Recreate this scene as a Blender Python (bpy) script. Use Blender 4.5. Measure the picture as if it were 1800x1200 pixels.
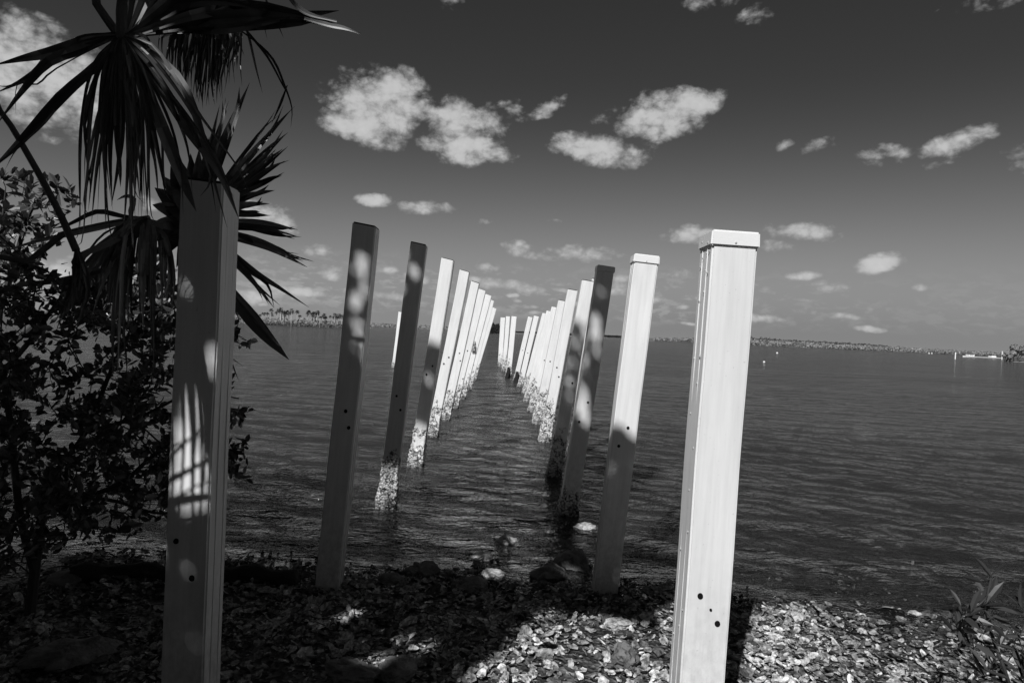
import bpy, bmesh, math, random
import numpy as np
from mathutils import Vector, Matrix, noise as mn
R = math.radians
random.seed(7); rng = np.random.default_rng(7)
scene = bpy.context.scene
for o in list(bpy.data.objects): bpy.data.objects.remove(o)

# ------------------------------------------------------------------ camera
FPX = 1200.0                                   # focal length in pixels of the 1800 px wide photograph
CAM = Vector((0, 0, 1.5))
roll, pitch = math.atan(0.045), R(-0.836)
Fv = Vector((0, math.cos(pitch), math.sin(pitch)))
U0 = Vector((0, -math.sin(pitch), math.cos(pitch))); R0 = Vector((1, 0, 0))
Rv = R0 * math.cos(roll) + U0 * math.sin(roll)
Uv = -R0 * math.sin(roll) + U0 * math.cos(roll)
cd = bpy.data.cameras.new("camera"); cam = bpy.data.objects.new("camera", cd)
scene.collection.objects.link(cam)
M = Matrix.Identity(4)
for i, v in enumerate((Rv, Uv, -Fv)):
    for j in range(3): M[j][i] = v[j]
M.translation = CAM; cam.matrix_world = M
cd.sensor_width = 36; cd.lens = 24; cd.clip_start = 0.05; cd.clip_end = 20000
scene.camera = cam

def ray(px, py):
    return Fv + Rv * ((px - 900) / FPX) - Uv * ((py - 600) / FPX)
def P(px, py, d): return CAM + ray(px, py) * d            # a point at depth d
def onz(px, py, z=0.0):
    r = ray(px, py); return CAM + r * ((z - CAM.z) / r.z)
def ony(px, py, y):
    r = ray(px, py); return CAM + r * (y / r.y)

# ------------------------------------------------------------------ light
SUN_AZ, SUN_EL = R(22), R(42)                  # the sun stands behind the camera, to its left
S = Vector((-math.sin(SUN_AZ) * math.cos(SUN_EL), -math.cos(SUN_AZ) * math.cos(SUN_EL), math.sin(SUN_EL)))
sl = bpy.data.lights.new("sun", 'SUN'); sl.energy = 4.5; sl.angle = R(0.53); sl.color = (1, 1, 1)
so = bpy.data.objects.new("sun", sl); scene.collection.objects.link(so)
so.rotation_euler = S.to_track_quat('Z', 'Y').to_euler(); so.location = (-5, -12, 12)

W = bpy.data.worlds.new("World"); scene.world = W; W.use_nodes = True
nt = W.node_tree; nt.nodes.clear()
def N(t, **kw):
    n = nt.nodes.new(t)
    for k, v in kw.items(): setattr(n, k, v)
    return n
def L(a, b): nt.links.new(a, b)
def setin(n, i, v):
    if hasattr(v, 'is_linked') or isinstance(v, bpy.types.NodeSocket): L(v, n.inputs[i])
    else: n.inputs[i].default_value = v
def mth(op, a, b=None, c=None, clamp=False):
    n = N('ShaderNodeMath', operation=op, use_clamp=clamp); setin(n, 0, a)
    if b is not None: setin(n, 1, b)
    if c is not None: setin(n, 2, c)
    return n.outputs[0]
def vm(op, a, b=None):
    n = N('ShaderNodeVectorMath', operation=op); setin(n, 0, a)
    if b is not None: setin(n, 1, b)
    return n
def smooth(x, a, b):
    n = N('ShaderNodeMapRange', interpolation_type='SMOOTHSTEP'); setin(n, 0, x)
    n.inputs[1].default_value = a; n.inputs[2].default_value = b
    return n.outputs[0]
SKY_STRENGTH = 0.1
SKY_GAIN, SKY_POW = 1.95, 1.15
CLOUD = 6.0
def build_world():
    sky = N('ShaderNodeTexSky'); sky.sky_type = 'NISHITA'; sky.sun_disc = False
    sky.sun_elevation = SUN_EL; sky.sun_rotation = math.atan2(S.x, S.y)
    sky.air_density = 1.0; sky.dust_density = 0.25; sky.ozone_density = 1.0
    sep = N('ShaderNodeSeparateColor'); L(sky.outputs[0], sep.inputs[0])
    # black-and-white film behind a red filter: only the red part of the daylight counts
    red = mth('MULTIPLY', mth('POWER', sep.outputs[0], SKY_POW), SKY_GAIN)
    tc = N('ShaderNodeTexCoord'); d = N('ShaderNodeSeparateXYZ'); L(tc.outputs['Generated'], d.inputs[0])
    az = mth('ARCTAN2', d.outputs[0], d.outputs[1]); el = mth('ARCSINE', d.outputs[2])
    cv = N('ShaderNodeCombineXYZ'); L(az, cv.inputs[0]); L(el, cv.inputs[1])
    # extinction towards the top of the sky as the polarised red-filter sky shows it
    g = N('ShaderNodeMapRange', interpolation_type='SMOOTHSTEP'); L(el, g.inputs[0])
    for i, v in enumerate((.08, .36, .225, .114)): g.inputs[i + 1].default_value = v
    red = mth('MULTIPLY', red, g.outputs[0])
    red = mth('DIVIDE', red, mth('ADD', 1.0, mth('MULTIPLY', mth('POWER', mth('DIVIDE', red, 3.6), 3.0), .35)))
    clouds = [ # px, py, half width, half height, strength, slope
     (655,190,82,62,1,0),(690,160,60,38,1,-.1),(625,222,62,26,1,0),(745,190,50,24,.8,.1),(800,215,50,42,.9,.2),(815,262,82,28,1,0),(855,215,42,26,.62,0),
     (905,190,28,14,.5,0),(952,195,46,13,.6,-.55),(1048,262,86,26,1,.1),(1060,205,30,10,.3,-.4),(1165,205,82,40,1,-.22),(1215,180,55,26,1,-.1),(1150,228,50,20,1,0),
     (1380,253,16,9,.5,-.3),(1452,248,40,12,.65,-.4),(1562,268,46,11,.5,0),(1682,250,62,17,.85,-.35),(1650,288,36,8,.35,-.3),(1790,268,30,11,.35,0),(1795,293,26,9,.3,0),(1555,287,30,6,.3,0),
     (656,351,32,11,.8,0),(748,366,48,13,.8,-.1),(852,391,15,6,.4,0),(975,389,15,6,.35,0),(905,436,32,13,.55,0),(1020,444,66,15,.62,-.05),(960,450,40,10,.5,0),
     (1212,413,60,15,.8,-.1),(1412,407,60,16,.85,0),(1372,434,40,11,.45,0),(1545,463,48,15,.95,-.25),(1410,485,28,8,.75,-.1),(1618,505,18,6,.45,0),(1190,480,40,9,.4,-.1),(1100,500,60,12,.45,0),
     (557,441,30,14,.8,0),(584,482,26,11,.85,0),(465,380,62,26,.85,.2),(445,520,60,16,.75,0),(690,522,50,9,.7,0),(520,512,60,9,.7,0),(880,500,60,10,.6,0),(930,508,40,8,.55,0),
     (75,135,150,72,.85,.12),(20,62,58,34,.8,0),(170,165,90,42,.7,.1),(262,357,18,12,.6,0),(1235,-2,70,13,.35,0),(1330,22,40,16,.28,-.2),(790,-2,30,12,.25,0),(1720,0,60,12,.22,0),
     (1480,555,30,6,.5,0),(1410,548,32,6,.5,0),(1530,578,26,5,.5,0),(1565,543,12,6,.4,0),(1340,560,50,7,.5,0),(860,470,22,8,.5,0),(730,490,34,9,.55,0),(120,480,90,22,.7,0)]
    cr = random.Random(64)                       # small far puffs, thickest low in the middle of the view
    for k in range(34):
        x_ = cr.choice((cr.uniform(410, 1230), cr.uniform(410, 1230), cr.uniform(1230, 1790))); y_ = cr.uniform(478, 556) + .045 * (x_ - 900); q_ = (560 - y_ + .045 * (x_ - 900)) / 80
        clouds.append((x_, y_, cr.uniform(9, 22) * (.7 + .9 * q_), cr.uniform(4, 8) * (.6 + .7 * q_), cr.uniform(.45, .85) * (.6 if x_ > 1230 else 1), cr.uniform(-.15, .1)))
    acc = None
    for (px, py, rx, ry, st, sl_) in clouds:
        r = ray(px, py).normalized(); a0, e0 = math.atan2(r.x, r.y), math.asin(r.z)
        ang = math.atan(-sl_) - math.atan(.045); c, s = math.cos(ang), math.sin(ang)
        sc_ = 1.0 / (1 + ((px - 900) / FPX) ** 2) ** 0.7
        ax = rx / FPX * sc_ * 1.12; ay = ry / FPX * 1.12
        v = vm('SUBTRACT', cv.outputs[0], (a0, e0, 0)).outputs[0]
        u = vm('DOT_PRODUCT', v, (c / ax, s / ax, 0)).outputs['Value']
        w = vm('DOT_PRODUCT', v, (-s / ay, c / ay, 0)).outputs['Value']
        q = mth('ADD', mth('MULTIPLY', u, u), mth('MULTIPLY', w, w))
        m = mth('MULTIPLY', mth('SUBTRACT', 1.0, q), st)
        acc = m if acc is None else mth('MAXIMUM', acc, m)
    def noise(sx, sy, detail, rough, off=0.0, dist=0.0):
        mp = vm('MULTIPLY_ADD', cv.outputs[0]); mp.inputs[1].default_value = (sx, sy, 0); mp.inputs[2].default_value = (off, off * .7, off)
        n = N('ShaderNodeTexNoise'); L(mp.outputs[0], n.inputs['Vector']); n.inputs['Scale'].default_value = 1
        n.inputs['Detail'].default_value = detail; n.inputs['Roughness'].default_value = rough; n.inputs['Distortion'].default_value = dist
        return n.outputs['Fac']
    n1 = noise(22, 30, 10, .62, 3.1, .25); n2 = noise(60, 85, 7, .6, 9.7, .2)
    nn = mth('ADD', mth('MULTIPLY', mth('SUBTRACT', n1, .5), 2.0), mth('MULTIPLY', mth('SUBTRACT', n2, .5), .55))
    def billow(sx, sy, off):
        mp = vm('MULTIPLY_ADD', cv.outputs[0]); mp.inputs[1].default_value = (sx, sy, 0); mp.inputs[2].default_value = (off, off, 0)
        ws = vm('ADD', mp.outputs[0]); wn = N('ShaderNodeTexNoise'); L(mp.outputs[0], wn.inputs['Vector']); wn.inputs['Scale'].default_value = 1.3; wn.inputs['Detail'].default_value = 3
        L(wn.outputs['Color'], ws.inputs[1])
        v_ = N('ShaderNodeTexVoronoi', feature='F1'); L(ws.outputs[0], v_.inputs['Vector']); v_.inputs['Scale'].default_value = 1
        return mth('SUBTRACT', .45, v_.outputs['Distance'])
    bl = mth('ADD', mth('MULTIPLY', billow(30, 42, 2.0), .55), mth('MULTIPLY', billow(95, 130, 5.0), .30))
    nn = mth('ADD', mth('MULTIPLY', nn, .98), bl)
    base = mth('MAXIMUM', acc, -0.6)
    dens = smooth(mth('ADD', base, nn), 0.0, 0.95)
    dens = mth('MULTIPLY', dens, smooth(acc, -0.55, 0.0))
    # low broken cumulus far away above the horizon
    n3 = noise(46, 110, 7, .58, 17.3, .2); n4 = noise(4, 9, 2, .5, 31.0)
    low = smooth(mth('ADD', n3, mth('MULTIPLY', mth('SUBTRACT', n4, .5), .5)), .46, .64)
    band = mth('MULTIPLY', smooth(el, .012, .035), mth('SUBTRACT', 1.0, smooth(el, .055, .115)))
    azm = mth('SUBTRACT', 1.0, mth('MULTIPLY', smooth(az, .12, .5), .72))
    low = mth('MULTIPLY', mth('MULTIPLY', mth('MULTIPLY', low, band), azm), .5)
    dens = mth('MAXIMUM', mth('MULTIPLY', dens, .96), low)
    shade = mth('MULTIPLY', mth('ADD', mth('ADD', mth('MULTIPLY', n1, .45), mth('MULTIPLY', bl, .22)), mth('ADD', mth('MULTIPLY', mth('MAXIMUM', acc, -.1), .18), .5)), CLOUD)
    mix = N('ShaderNodeMix', data_type='FLOAT'); L(dens, mix.inputs[0]); L(red, mix.inputs[2]); L(shade, mix.inputs[3])
    bg = N('ShaderNodeBackground'); bg.inputs[1].default_value = SKY_STRENGTH
    L(mix.outputs[0], bg.inputs[0])
    out = N('ShaderNodeOutputWorld'); L(bg.outputs[0], out.inputs[0])
build_world()
vs = scene.view_settings; vs.view_transform = 'Standard'; vs.look = 'None'; vs.gamma = 1; vs.exposure = 0; vs.use_curve_mapping = False

# ------------------------------------------------------------------ helpers
def tag(o, label=None, cat=None, group=None, kind=None):
    if label: o['label'] = label
    if cat: o['category'] = cat
    if group: o['group'] = group
    if kind: o['kind'] = kind
    return o
def link(name, me, mat, parent=None):
    o = bpy.data.objects.new(name, me); scene.collection.objects.link(o)
    if mat: me.materials.append(mat)
    if parent: o.parent = parent
    return o
def empty(name, loc=(0, 0, 0), mtx=None):
    o = bpy.data.objects.new(name, None); scene.collection.objects.link(o); o.empty_display_size = .1
    if mtx is not None: o.matrix_world = mtx
    else: o.location = loc
    return o
class MB:
    def __init__(s): s.v = []; s.f = []
    def add(s, vs_, fs):
        n = len(s.v); s.v.extend(tuple(p) for p in vs_); s.f.extend(tuple(i + n for i in f) for f in fs)
    def build(s, name, mat, parent=None, smooth=False, origin=None):
        me = bpy.data.meshes.new(name)
        vv = s.v
        if origin is not None: vv = [(a - origin[0], b - origin[1], c - origin[2]) for a, b, c in vv]
        me.from_pydata(vv, [], s.f); me.update()
        if smooth: me.polygons.foreach_set('use_smooth', [True] * len(me.polygons))
        o = link(name, me, mat, parent)
        if origin is not None: o.location = origin
        return o
    def tube(s, pts, rads, n=7, cap=True):
        pts = [Vector(p) for p in pts]; base = len(s.v); up = Vector((0.13, 0.2, 1)).normalized(); prev = None
        for i, p in enumerate(pts):
            t = (pts[min(i + 1, len(pts) - 1)] - pts[max(i - 1, 0)])
            t = t.normalized() if t.length > 1e-9 else Vector((0, 0, 1))
            a = prev - t * prev.dot(t) if prev else t.cross(up)
            if a.length < 1e-4: a = t.cross(Vector((1, 0, 0)))
            a.normalize(); prev = a; b = t.cross(a)
            for k in range(n):
                an = 2 * math.pi * k / n
                s.v.append(tuple(p + (a * math.cos(an) + b * math.sin(an)) * rads[i]))
        for i in range(len(pts) - 1):
            for k in range(n):
                s.f.append((base + i * n + k, base + i * n + (k + 1) % n, base + (i + 1) * n + (k + 1) % n, base + (i + 1) * n + k))
        if cap:
            s.f.append(tuple(base + k for k in reversed(range(n)))); s.f.append(tuple(base + (len(pts) - 1) * n + k for k in range(n)))
    def leaf(s, p, d, nrm, ln, wd, curl=.15):
        d = d.normalized(); a = d.cross(nrm)
        if a.length < 1e-4: a = d.orthogonal()
        a.normalize(); n = a.cross(d)
        pts = [p, p + d * ln * .3 + a * wd * .42 + n * wd * .1, p + d * ln * .3 - n * wd * .04, p + d * ln * .3 - a * wd * .42 + n * wd * .1,
               p + d * ln * .68 + a * wd * .46 + n * (wd * .1 - curl * ln * .25), p + d * ln * .68 - n * (wd * .04 + curl * ln * .25), p + d * ln * .68 - a * wd * .46 + n * (wd * .1 - curl * ln * .25),
               p + d * ln - n * curl * ln * .6]
        s.add(pts, [(0, 1, 2), (0, 2, 3), (1, 4, 5, 2), (2, 5, 6, 3), (4, 7, 5), (5, 7, 6)])
def bez(pts, n):                              # Catmull-Rom through the points
    pts = [Vector(p) for p in pts]; q = [pts[0] * 2 - pts[1]] + pts + [pts[-1] * 2 - pts[-2]]; out = []
    for i in range(1, len(q) - 2):
        m = max(2, int(n / (len(pts) - 1)))
        for k in range(m):
            t = k / m; a, b, c, d = q[i - 1], q[i], q[i + 1], q[i + 2]
            out.append(.5 * ((2 * b) + (c - a) * t + (2 * a - 5 * b + 4 * c - d) * t * t + (3 * b - a - 3 * c + d) * t ** 3))
    out.append(pts[-1]); return out
def rv(): 
    v = rng.normal(size=3); return Vector(v / np.linalg.norm(v))

# ------------------------------------------------------------------ materials (all greys: the picture is monochrome)
def mat(name, val=.5, rough=.7, spec=.4, n_scale=None, n_amt=.3, bump=0, b_scale=None, detail=6, extra=None, coord='Object', stretch=None, two=False):
    m = bpy.data.materials.new(name); m.use_nodes = True; t = m.node_tree; b = t.nodes['Principled BSDF']
    b.inputs['Base Color'].default_value = (val, val, val, 1); b.inputs['Roughness'].default_value = rough
    b.inputs['Specular IOR Level'].default_value = spec
    tc = t.nodes.new('ShaderNodeTexCoord'); src = tc.outputs[coord]
    if stretch:
        mp = t.nodes.new('ShaderNodeMapping'); mp.inputs['Scale'].default_value = stretch; t.links.new(src, mp.inputs[0]); src = mp.outputs[0]
    if n_scale:
        n = t.nodes.new('ShaderNodeTexNoise'); t.links.new(src, n.inputs['Vector']); n.inputs['Scale'].default_value = n_scale; n.inputs['Detail'].default_value = detail
        n.inputs['Roughness'].default_value = .62
        r = t.nodes.new('ShaderNodeMapRange'); t.links.new(n.outputs['Fac'], r.inputs[0]); r.inputs[1].default_value = .3; r.inputs[2].default_value = .7
        r.inputs[3].default_value = val * (1 - n_amt); r.inputs[4].default_value = val * (1 + n_amt)
        t.links.new(r.outputs[0], b.inputs['Base Color'])
    if bump:
        n = t.nodes.new('ShaderNodeTexNoise'); t.links.new(src, n.inputs['Vector']); n.inputs['Scale'].default_value = b_scale or n_scale; n.inputs['Detail'].default_value = 8
        bp = t.nodes.new('ShaderNodeBump'); bp.inputs['Strength'].default_value = 1; bp.inputs['Distance'].default_value = bump
        t.links.new(n.outputs['Fac'], bp.inputs['Height']); t.links.new(bp.outputs[0], b.inputs['Normal'])
    if extra: extra(t, b, src)
    return m
def random_island(t, b, lo, hi, power=1.0):
    g = t.nodes.new('ShaderNodeNewGeometry'); r = t.nodes.new('ShaderNodeMapRange')
    p = t.nodes.new('ShaderNodeMath'); p.operation = 'POWER'; p.inputs[1].default_value = power
    t.links.new(g.outputs['Random Per Island'], p.inputs[0]); t.links.new(p.outputs[0], r.inputs[0])
    r.inputs[3].default_value = lo; r.inputs[4].default_value = hi
    return r.outputs[0]
def isl(lo, hi, power=1.0):
    def f(t, b, src): t.links.new(random_island(t, b, lo, hi, power), b.inputs['Base Color'])
    return f
def wet_dark(t, b, col, z0, z1, k):           # the wet band just above the water is darker and glossier than the dry rest
    g_ = t.nodes.new('ShaderNodeNewGeometry'); sz = t.nodes.new('ShaderNodeSeparateXYZ'); t.links.new(g_.outputs['Position'], sz.inputs[0])
    n = t.nodes.new('ShaderNodeTexNoise'); n.inputs['Scale'].default_value = 6; t.links.new(g_.outputs['Position'], n.inputs['Vector'])
    a = t.nodes.new('ShaderNodeMath'); a.operation = 'MULTIPLY_ADD'; t.links.new(n.outputs['Fac'], a.inputs[0]); a.inputs[1].default_value = -(z1 - z0); t.links.new(sz.outputs[2], a.inputs[2])
    outs = []
    for lo, hi in ((k, 1.0), (.16, .7)):
        r = t.nodes.new('ShaderNodeMapRange'); t.links.new(a.outputs[0], r.inputs[0])
        for i, v in enumerate((z0 - (z1 - z0) * .5, z1 - (z1 - z0) * .5, lo, hi)): r.inputs[i + 1].default_value = v
        outs.append(r.outputs[0])
    m = t.nodes.new('ShaderNodeMath'); m.operation = 'MULTIPLY'; t.links.new(col, m.inputs[0]); t.links.new(outs[0], m.inputs[1])
    t.links.new(m.outputs[0], b.inputs['Base Color']); t.links.new(outs[1], b.inputs['Roughness'])
def shell_extra(t, b, src):
    v = random_island(t, b, .07, .9, 1.25)
    n = t.nodes.new('ShaderNodeTexNoise'); n.inputs['Scale'].default_value = 55; n.inputs['Detail'].default_value = 6; t.links.new(src, n.inputs['Vector'])
    r = t.nodes.new('ShaderNodeMapRange'); t.links.new(n.outputs['Fac'], r.inputs[0]); r.inputs[1].default_value = .35; r.inputs[2].default_value = .65; r.inputs[3].default_value = .22; r.inputs[4].default_value = 1.2
    m = t.nodes.new('ShaderNodeMath'); m.operation = 'MULTIPLY'; t.links.new(v, m.inputs[0]); t.links.new(r.outputs[0], m.inputs[1])
    wet_dark(t, b, m.outputs[0], .0, .07, .38)
M_shell = mat('shell_lime', .5, .55, .5, bump=.004, b_scale=90, extra=shell_extra)
M_leaf_canopy = mat('oak_leaf', .06, .6, .3, extra=isl(.035, .07))
M_leaf_shrub = mat('mangrove_leaf', .06, .33, .55, extra=isl(.03, .20, 1.6))
M_leaf_sprig = mat('sprig_leaf', .07, .45, .4, extra=isl(.02, .07))
M_bark = mat('bark', .08, .9, .2, 14, .4, .01, 30)
M_twig = mat('twig', .05, .85, .2)
M_frond = mat('palm_blade', .08, .36, .6, extra=isl(.03, .24, 1.7))
M_dead = mat('dry_palm_blade', .32, .6, .3, extra=isl(.06, .5, 1.6))
M_petiole = mat('palm_stalk', .08, .5, .4, 20, .3)
M_rock = mat('rock', .16, .85, .3, 9, .6, .03, 16)
M_rock_pale = mat('pale_rock', .42, .8, .3, 22, .7, .03, 28)
M_log = mat('wet_log', .035, .8, .3, 6, .5, .02, 18, stretch=(1, 4, 4))
M_hole = mat('hole_black', .01, .9, .05)
M_metal = mat('screw_steel', .45, .35, .6)
M_cap = mat('cap_plastic', .80, .38, .5, 5, .03, .0006, 60)
M_stub = mat('rotten_pile', .02, .8, .2, 9, .5, .02, 30)
M_far = mat('far_foliage', .2, .9, .1, extra=isl(.08, .32))
M_far_palm = mat('far_palm_leaf', .12, .8, .2, extra=isl(.06, .2))
M_far_trunk = mat('far_palm_trunk', .40, .9, .1)
M_far_dark = mat('far_dark_foliage', .03, .95, .05, extra=isl(.012, .04))
M_farland = mat('far_land', .22, .95, .1, .05, .4)
M_white = mat('white_gelcoat', .85, .35, .5, 4, .05)
M_dark = mat('dark_window', .03, .2, .6)

def post_extra(t, b, src):                    # painted sleeve: faint vertical streaks, smudges and stains near the foot
    def noise(vec_scale, scale, det, rough=.6):
        mp = t.nodes.new('ShaderNodeMapping'); mp.inputs['Scale'].default_value = vec_scale; t.links.new(src, mp.inputs[0])
        oi = t.nodes.new('ShaderNodeObjectInfo'); add = t.nodes.new('ShaderNodeVectorMath'); add.operation = 'ADD'
        mul = t.nodes.new('ShaderNodeMath'); mul.operation = 'MULTIPLY'; mul.inputs[1].default_value = 37; t.links.new(oi.outputs['Random'], mul.inputs[0])
        t.links.new(mp.outputs[0], add.inputs[0]); t.links.new(mul.outputs[0], add.inputs[1])
        n = t.nodes.new('ShaderNodeTexNoise'); n.inputs['Scale'].default_value = scale; n.inputs['Detail'].default_value = det; n.inputs['Roughness'].default_value = rough
        t.links.new(add.outputs[0], n.inputs['Vector']); return n.outputs['Fac']
    def mr(x, a, c, lo, hi):
        r = t.nodes.new('ShaderNodeMapRange'); t.links.new(x, r.inputs[0])
        for i, v in enumerate((a, c, lo, hi)): r.inputs[i + 1].default_value = v
        return r.outputs[0]
    def mm(op, a, c):
        m = t.nodes.new('ShaderNodeMath'); m.operation = op
        for i, x in enumerate((a, c)):
            if isinstance(x, (int, float)): m.inputs[i].default_value = x
            else: t.links.new(x, m.inputs[i])
        return m.outputs[0]
    streak = mr(noise((1, 1, .06), 40, 4), .3, .7, .89, 1.04)
    smud = mr(noise((1, 1, .5), 6, 6), .35, .75, 1.02, .93)
    speck = mr(noise((1, 1, 1), 90, 3, .5), .68, .76, 1, .74)
    sx = t.nodes.new('ShaderNodeSeparateXYZ'); t.links.new(src, sx.inputs[0])
    hz = mr(sx.outputs[2], .1, .95, .55, 0.0)         # dirt grows towards the foot
    st = mr(noise((1, 1, .7), 26, 8, .7), .38, .62, 0, 1)
    dirt = mm('SUBTRACT', 1.0, mm('MULTIPLY', mm('MULTIPLY', mm('MULTIPLY', hz, hz), 1.25), st))
    v = mm('MULTIPLY', mm('MULTIPLY', mm('MULTIPLY', mm('MULTIPLY', streak, smud), speck), dirt), .80)
    t.links.new(v, b.inputs['Base Color'])
    bp = t.nodes.new('ShaderNodeBump'); bp.inputs['Strength'].default_value = .5; bp.inputs['Distance'].default_value = .0015
    t.links.new(noise((1, 1, .04), 60, 3), bp.inputs['Height']); t.links.new(bp.outputs[0], b.inputs['Normal'])
M_post = mat('painted_sleeve', .8, .42, .45, extra=post_extra)
def crust_extra(t, b, src):
    v = t.nodes.new('ShaderNodeTexVoronoi'); v.inputs['Scale'].default_value = 52; t.links.new(src, v.inputs['Vector'])
    n = t.nodes.new('ShaderNodeTexNoise'); n.inputs['Scale'].default_value = 14; n.inputs['Detail'].default_value = 7; t.links.new(src, n.inputs['Vector'])
    a0 = t.nodes.new('ShaderNodeMath'); a0.operation = 'MULTIPLY'; t.links.new(v.outputs['Distance'], a0.inputs[0]); a0.inputs[1].default_value = .5
    n5 = t.nodes.new('ShaderNodeTexNoise'); n5.inputs['Scale'].default_value = 70; n5.inputs['Detail'].default_value = 6; n5.inputs['Roughness'].default_value = .7; n5.inputs['Distortion'].default_value = .6; t.links.new(src, n5.inputs['Vector'])
    n6 = t.nodes.new('ShaderNodeMath'); n6.operation = 'MULTIPLY_ADD'; t.links.new(n5.outputs['Fac'], n6.inputs[0]); n6.inputs[1].default_value = 1.1; n6.inputs[2].default_value = -.33; a1 = t.nodes.new('ShaderNodeMath'); a1.operation = 'ADD'; t.links.new(n6.outputs[0], a1.inputs[0]); t.links.new(n.outputs['Fac'], a1.inputs[1])
    a = t.nodes.new('ShaderNodeMath'); a.operation = 'ADD'; t.links.new(a0.outputs[0], a.inputs[0]); t.links.new(a1.outputs[0], a.inputs[1])
    r = t.nodes.new('ShaderNodeMapRange'); t.links.new(a.outputs[0], r.inputs[0]); r.inputs[1].default_value = .84; r.inputs[2].default_value = 1.16; r.inputs[3].default_value = .74; r.inputs[4].default_value = .05
    wet_dark(t, b, r.outputs[0], .0, .13, .4)
    bp = t.nodes.new('ShaderNodeBump'); bp.inputs['Distance'].default_value = .012; bp.invert = True
    t.links.new(v.outputs['Distance'], bp.inputs['Height']); t.links.new(bp.outputs[0], b.inputs['Normal'])
M_crust = mat('barnacle_crust', .4, .85, .2, extra=crust_extra)

def ground_extra(t, b, src):
    n = t.nodes.new('ShaderNodeTexVoronoi'); n.inputs['Scale'].default_value = 38; t.links.new(src, n.inputs['Vector'])
    n2 = t.nodes.new('ShaderNodeTexNoise'); n2.inputs['Scale'].default_value = 7; n2.inputs['Detail'].default_value = 8; t.links.new(src, n2.inputs['Vector'])
    sp = t.nodes.new('ShaderNodeSeparateColor'); t.links.new(n.outputs['Color'], sp.inputs[0])
    m = t.nodes.new('ShaderNodeMath'); m.operation = 'MULTIPLY'; t.links.new(sp.outputs[0], m.inputs[0]); t.links.new(n2.outputs['Fac'], m.inputs[1])
    r = t.nodes.new('ShaderNodeMapRange'); t.links.new(m.outputs[0], r.inputs[0]); r.inputs[1].default_value = .1; r.inputs[2].default_value = .6; r.inputs[3].default_value = .04; r.inputs[4].default_value = .24
    wet_dark(t, b, r.outputs[0], .0, .07, .4)
    bp = t.nodes.new('ShaderNodeBump'); bp.inputs['Distance'].default_value = .02; t.links.new(n.outputs['Distance'], bp.inputs['Height']); t.links.new(bp.outputs[0], b.inputs['Normal'])
M_ground = mat('shell_ground', .12, .8, .3, extra=ground_extra)

def water_material():
    m = bpy.data.materials.new('water'); m.use_nodes = True; t = m.node_tree; t.nodes.clear()
    nn = lambda k: t.nodes.new(k); lk = t.links.new
    geo = nn('ShaderNodeNewGeometry')
    def wave(scale, stretch, detail, rough, rot, dist=0.3):
        mp = nn('ShaderNodeMapping'); mp.inputs['Scale'].default_value = stretch; mp.inputs['Rotation'].default_value = (0, 0, rot); lk(geo.outputs['Position'], mp.inputs[0])
        n = nn('ShaderNodeTexNoise'); n.inputs['Scale'].default_value = scale; n.inputs['Detail'].default_value = detail; n.inputs['Roughness'].default_value = rough; n.inputs['Distortion'].default_value = dist
        lk(mp.outputs[0], n.inputs['Vector']); return n.outputs['Fac']
    def mm(op, a, c):
        q = nn('ShaderNodeMath'); q.operation = op
        for i, x in enumerate((a, c)):
            if isinstance(x, (int, float)): q.inputs[i].default_value = x
            else: lk(x, q.inputs[i])
        return q.outputs[0]
    w0 = wave(.16, (.6, 1.2, 1), 2, .5, R(20)); w1 = wave(1.6, (.5, 1.2, 1), 3, .5, R(22)); w2 = wave(6.0, (.6, 1.2, 1), 4, .6, R(14), .6); w3 = wave(20, (.7, 1.1, 1), 3, .6, R(-6), .5)
    gust = mm('ADD', mm('MULTIPLY', w0, 1.3), .35)
    h = mm('ADD', mm('MULTIPLY', w1, .13), mm('MULTIPLY', gust, mm('ADD', mm('MULTIPLY', w2, .085), mm('MULTIPLY', w3, .016))))
    bp = nn('ShaderNodeBump'); bp.inputs['Strength'].default_value = 1.0; bp.inputs['Distance'].default_value = 1.0; lk(h, bp.inputs['Height'])
    fr = nn('ShaderNodeFresnel'); fr.inputs['IOR'].default_value = 1.33; lk(bp.outputs[0], fr.inputs['Normal'])
    gl = nn('ShaderNodeBsdfGlossy'); gl.inputs['Roughness'].default_value = .07; lk(bp.outputs[0], gl.inputs['Normal'])
    gl.inputs['Color'].default_value = (.9, .9, .9, 1)
    df = nn('ShaderNodeBsdfDiffuse'); df.inputs['Color'].default_value = (.050, .050, .050, 1)
    tr = nn('ShaderNodeBsdfTransparent'); tr.inputs['Color'].default_value = (.8, .8, .8, 1)
    at = nn('ShaderNodeAttribute'); at.attribute_name = 'depth'
    op = nn('ShaderNodeMapRange'); lk(at.outputs['Fac'], op.inputs[0]); op.inputs[1].default_value = 0.0; op.inputs[2].default_value = .6; op.inputs[3].default_value = .10; op.inputs[4].default_value = 1
    mx = nn('ShaderNodeMixShader'); lk(op.outputs[0], mx.inputs[0]); lk(tr.outputs[0], mx.inputs[1]); lk(df.outputs[0], mx.inputs[2])
    m2 = nn('ShaderNodeMixShader'); lk(fr.outputs[0], m2.inputs[0]); lk(mx.outputs[0], m2.inputs[1]); lk(gl.outputs[0], m2.inputs[2])
    out = nn('ShaderNodeOutputMaterial'); lk(m2.outputs[0], out.inputs[0])
    return m
M_water = water_material()

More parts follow.
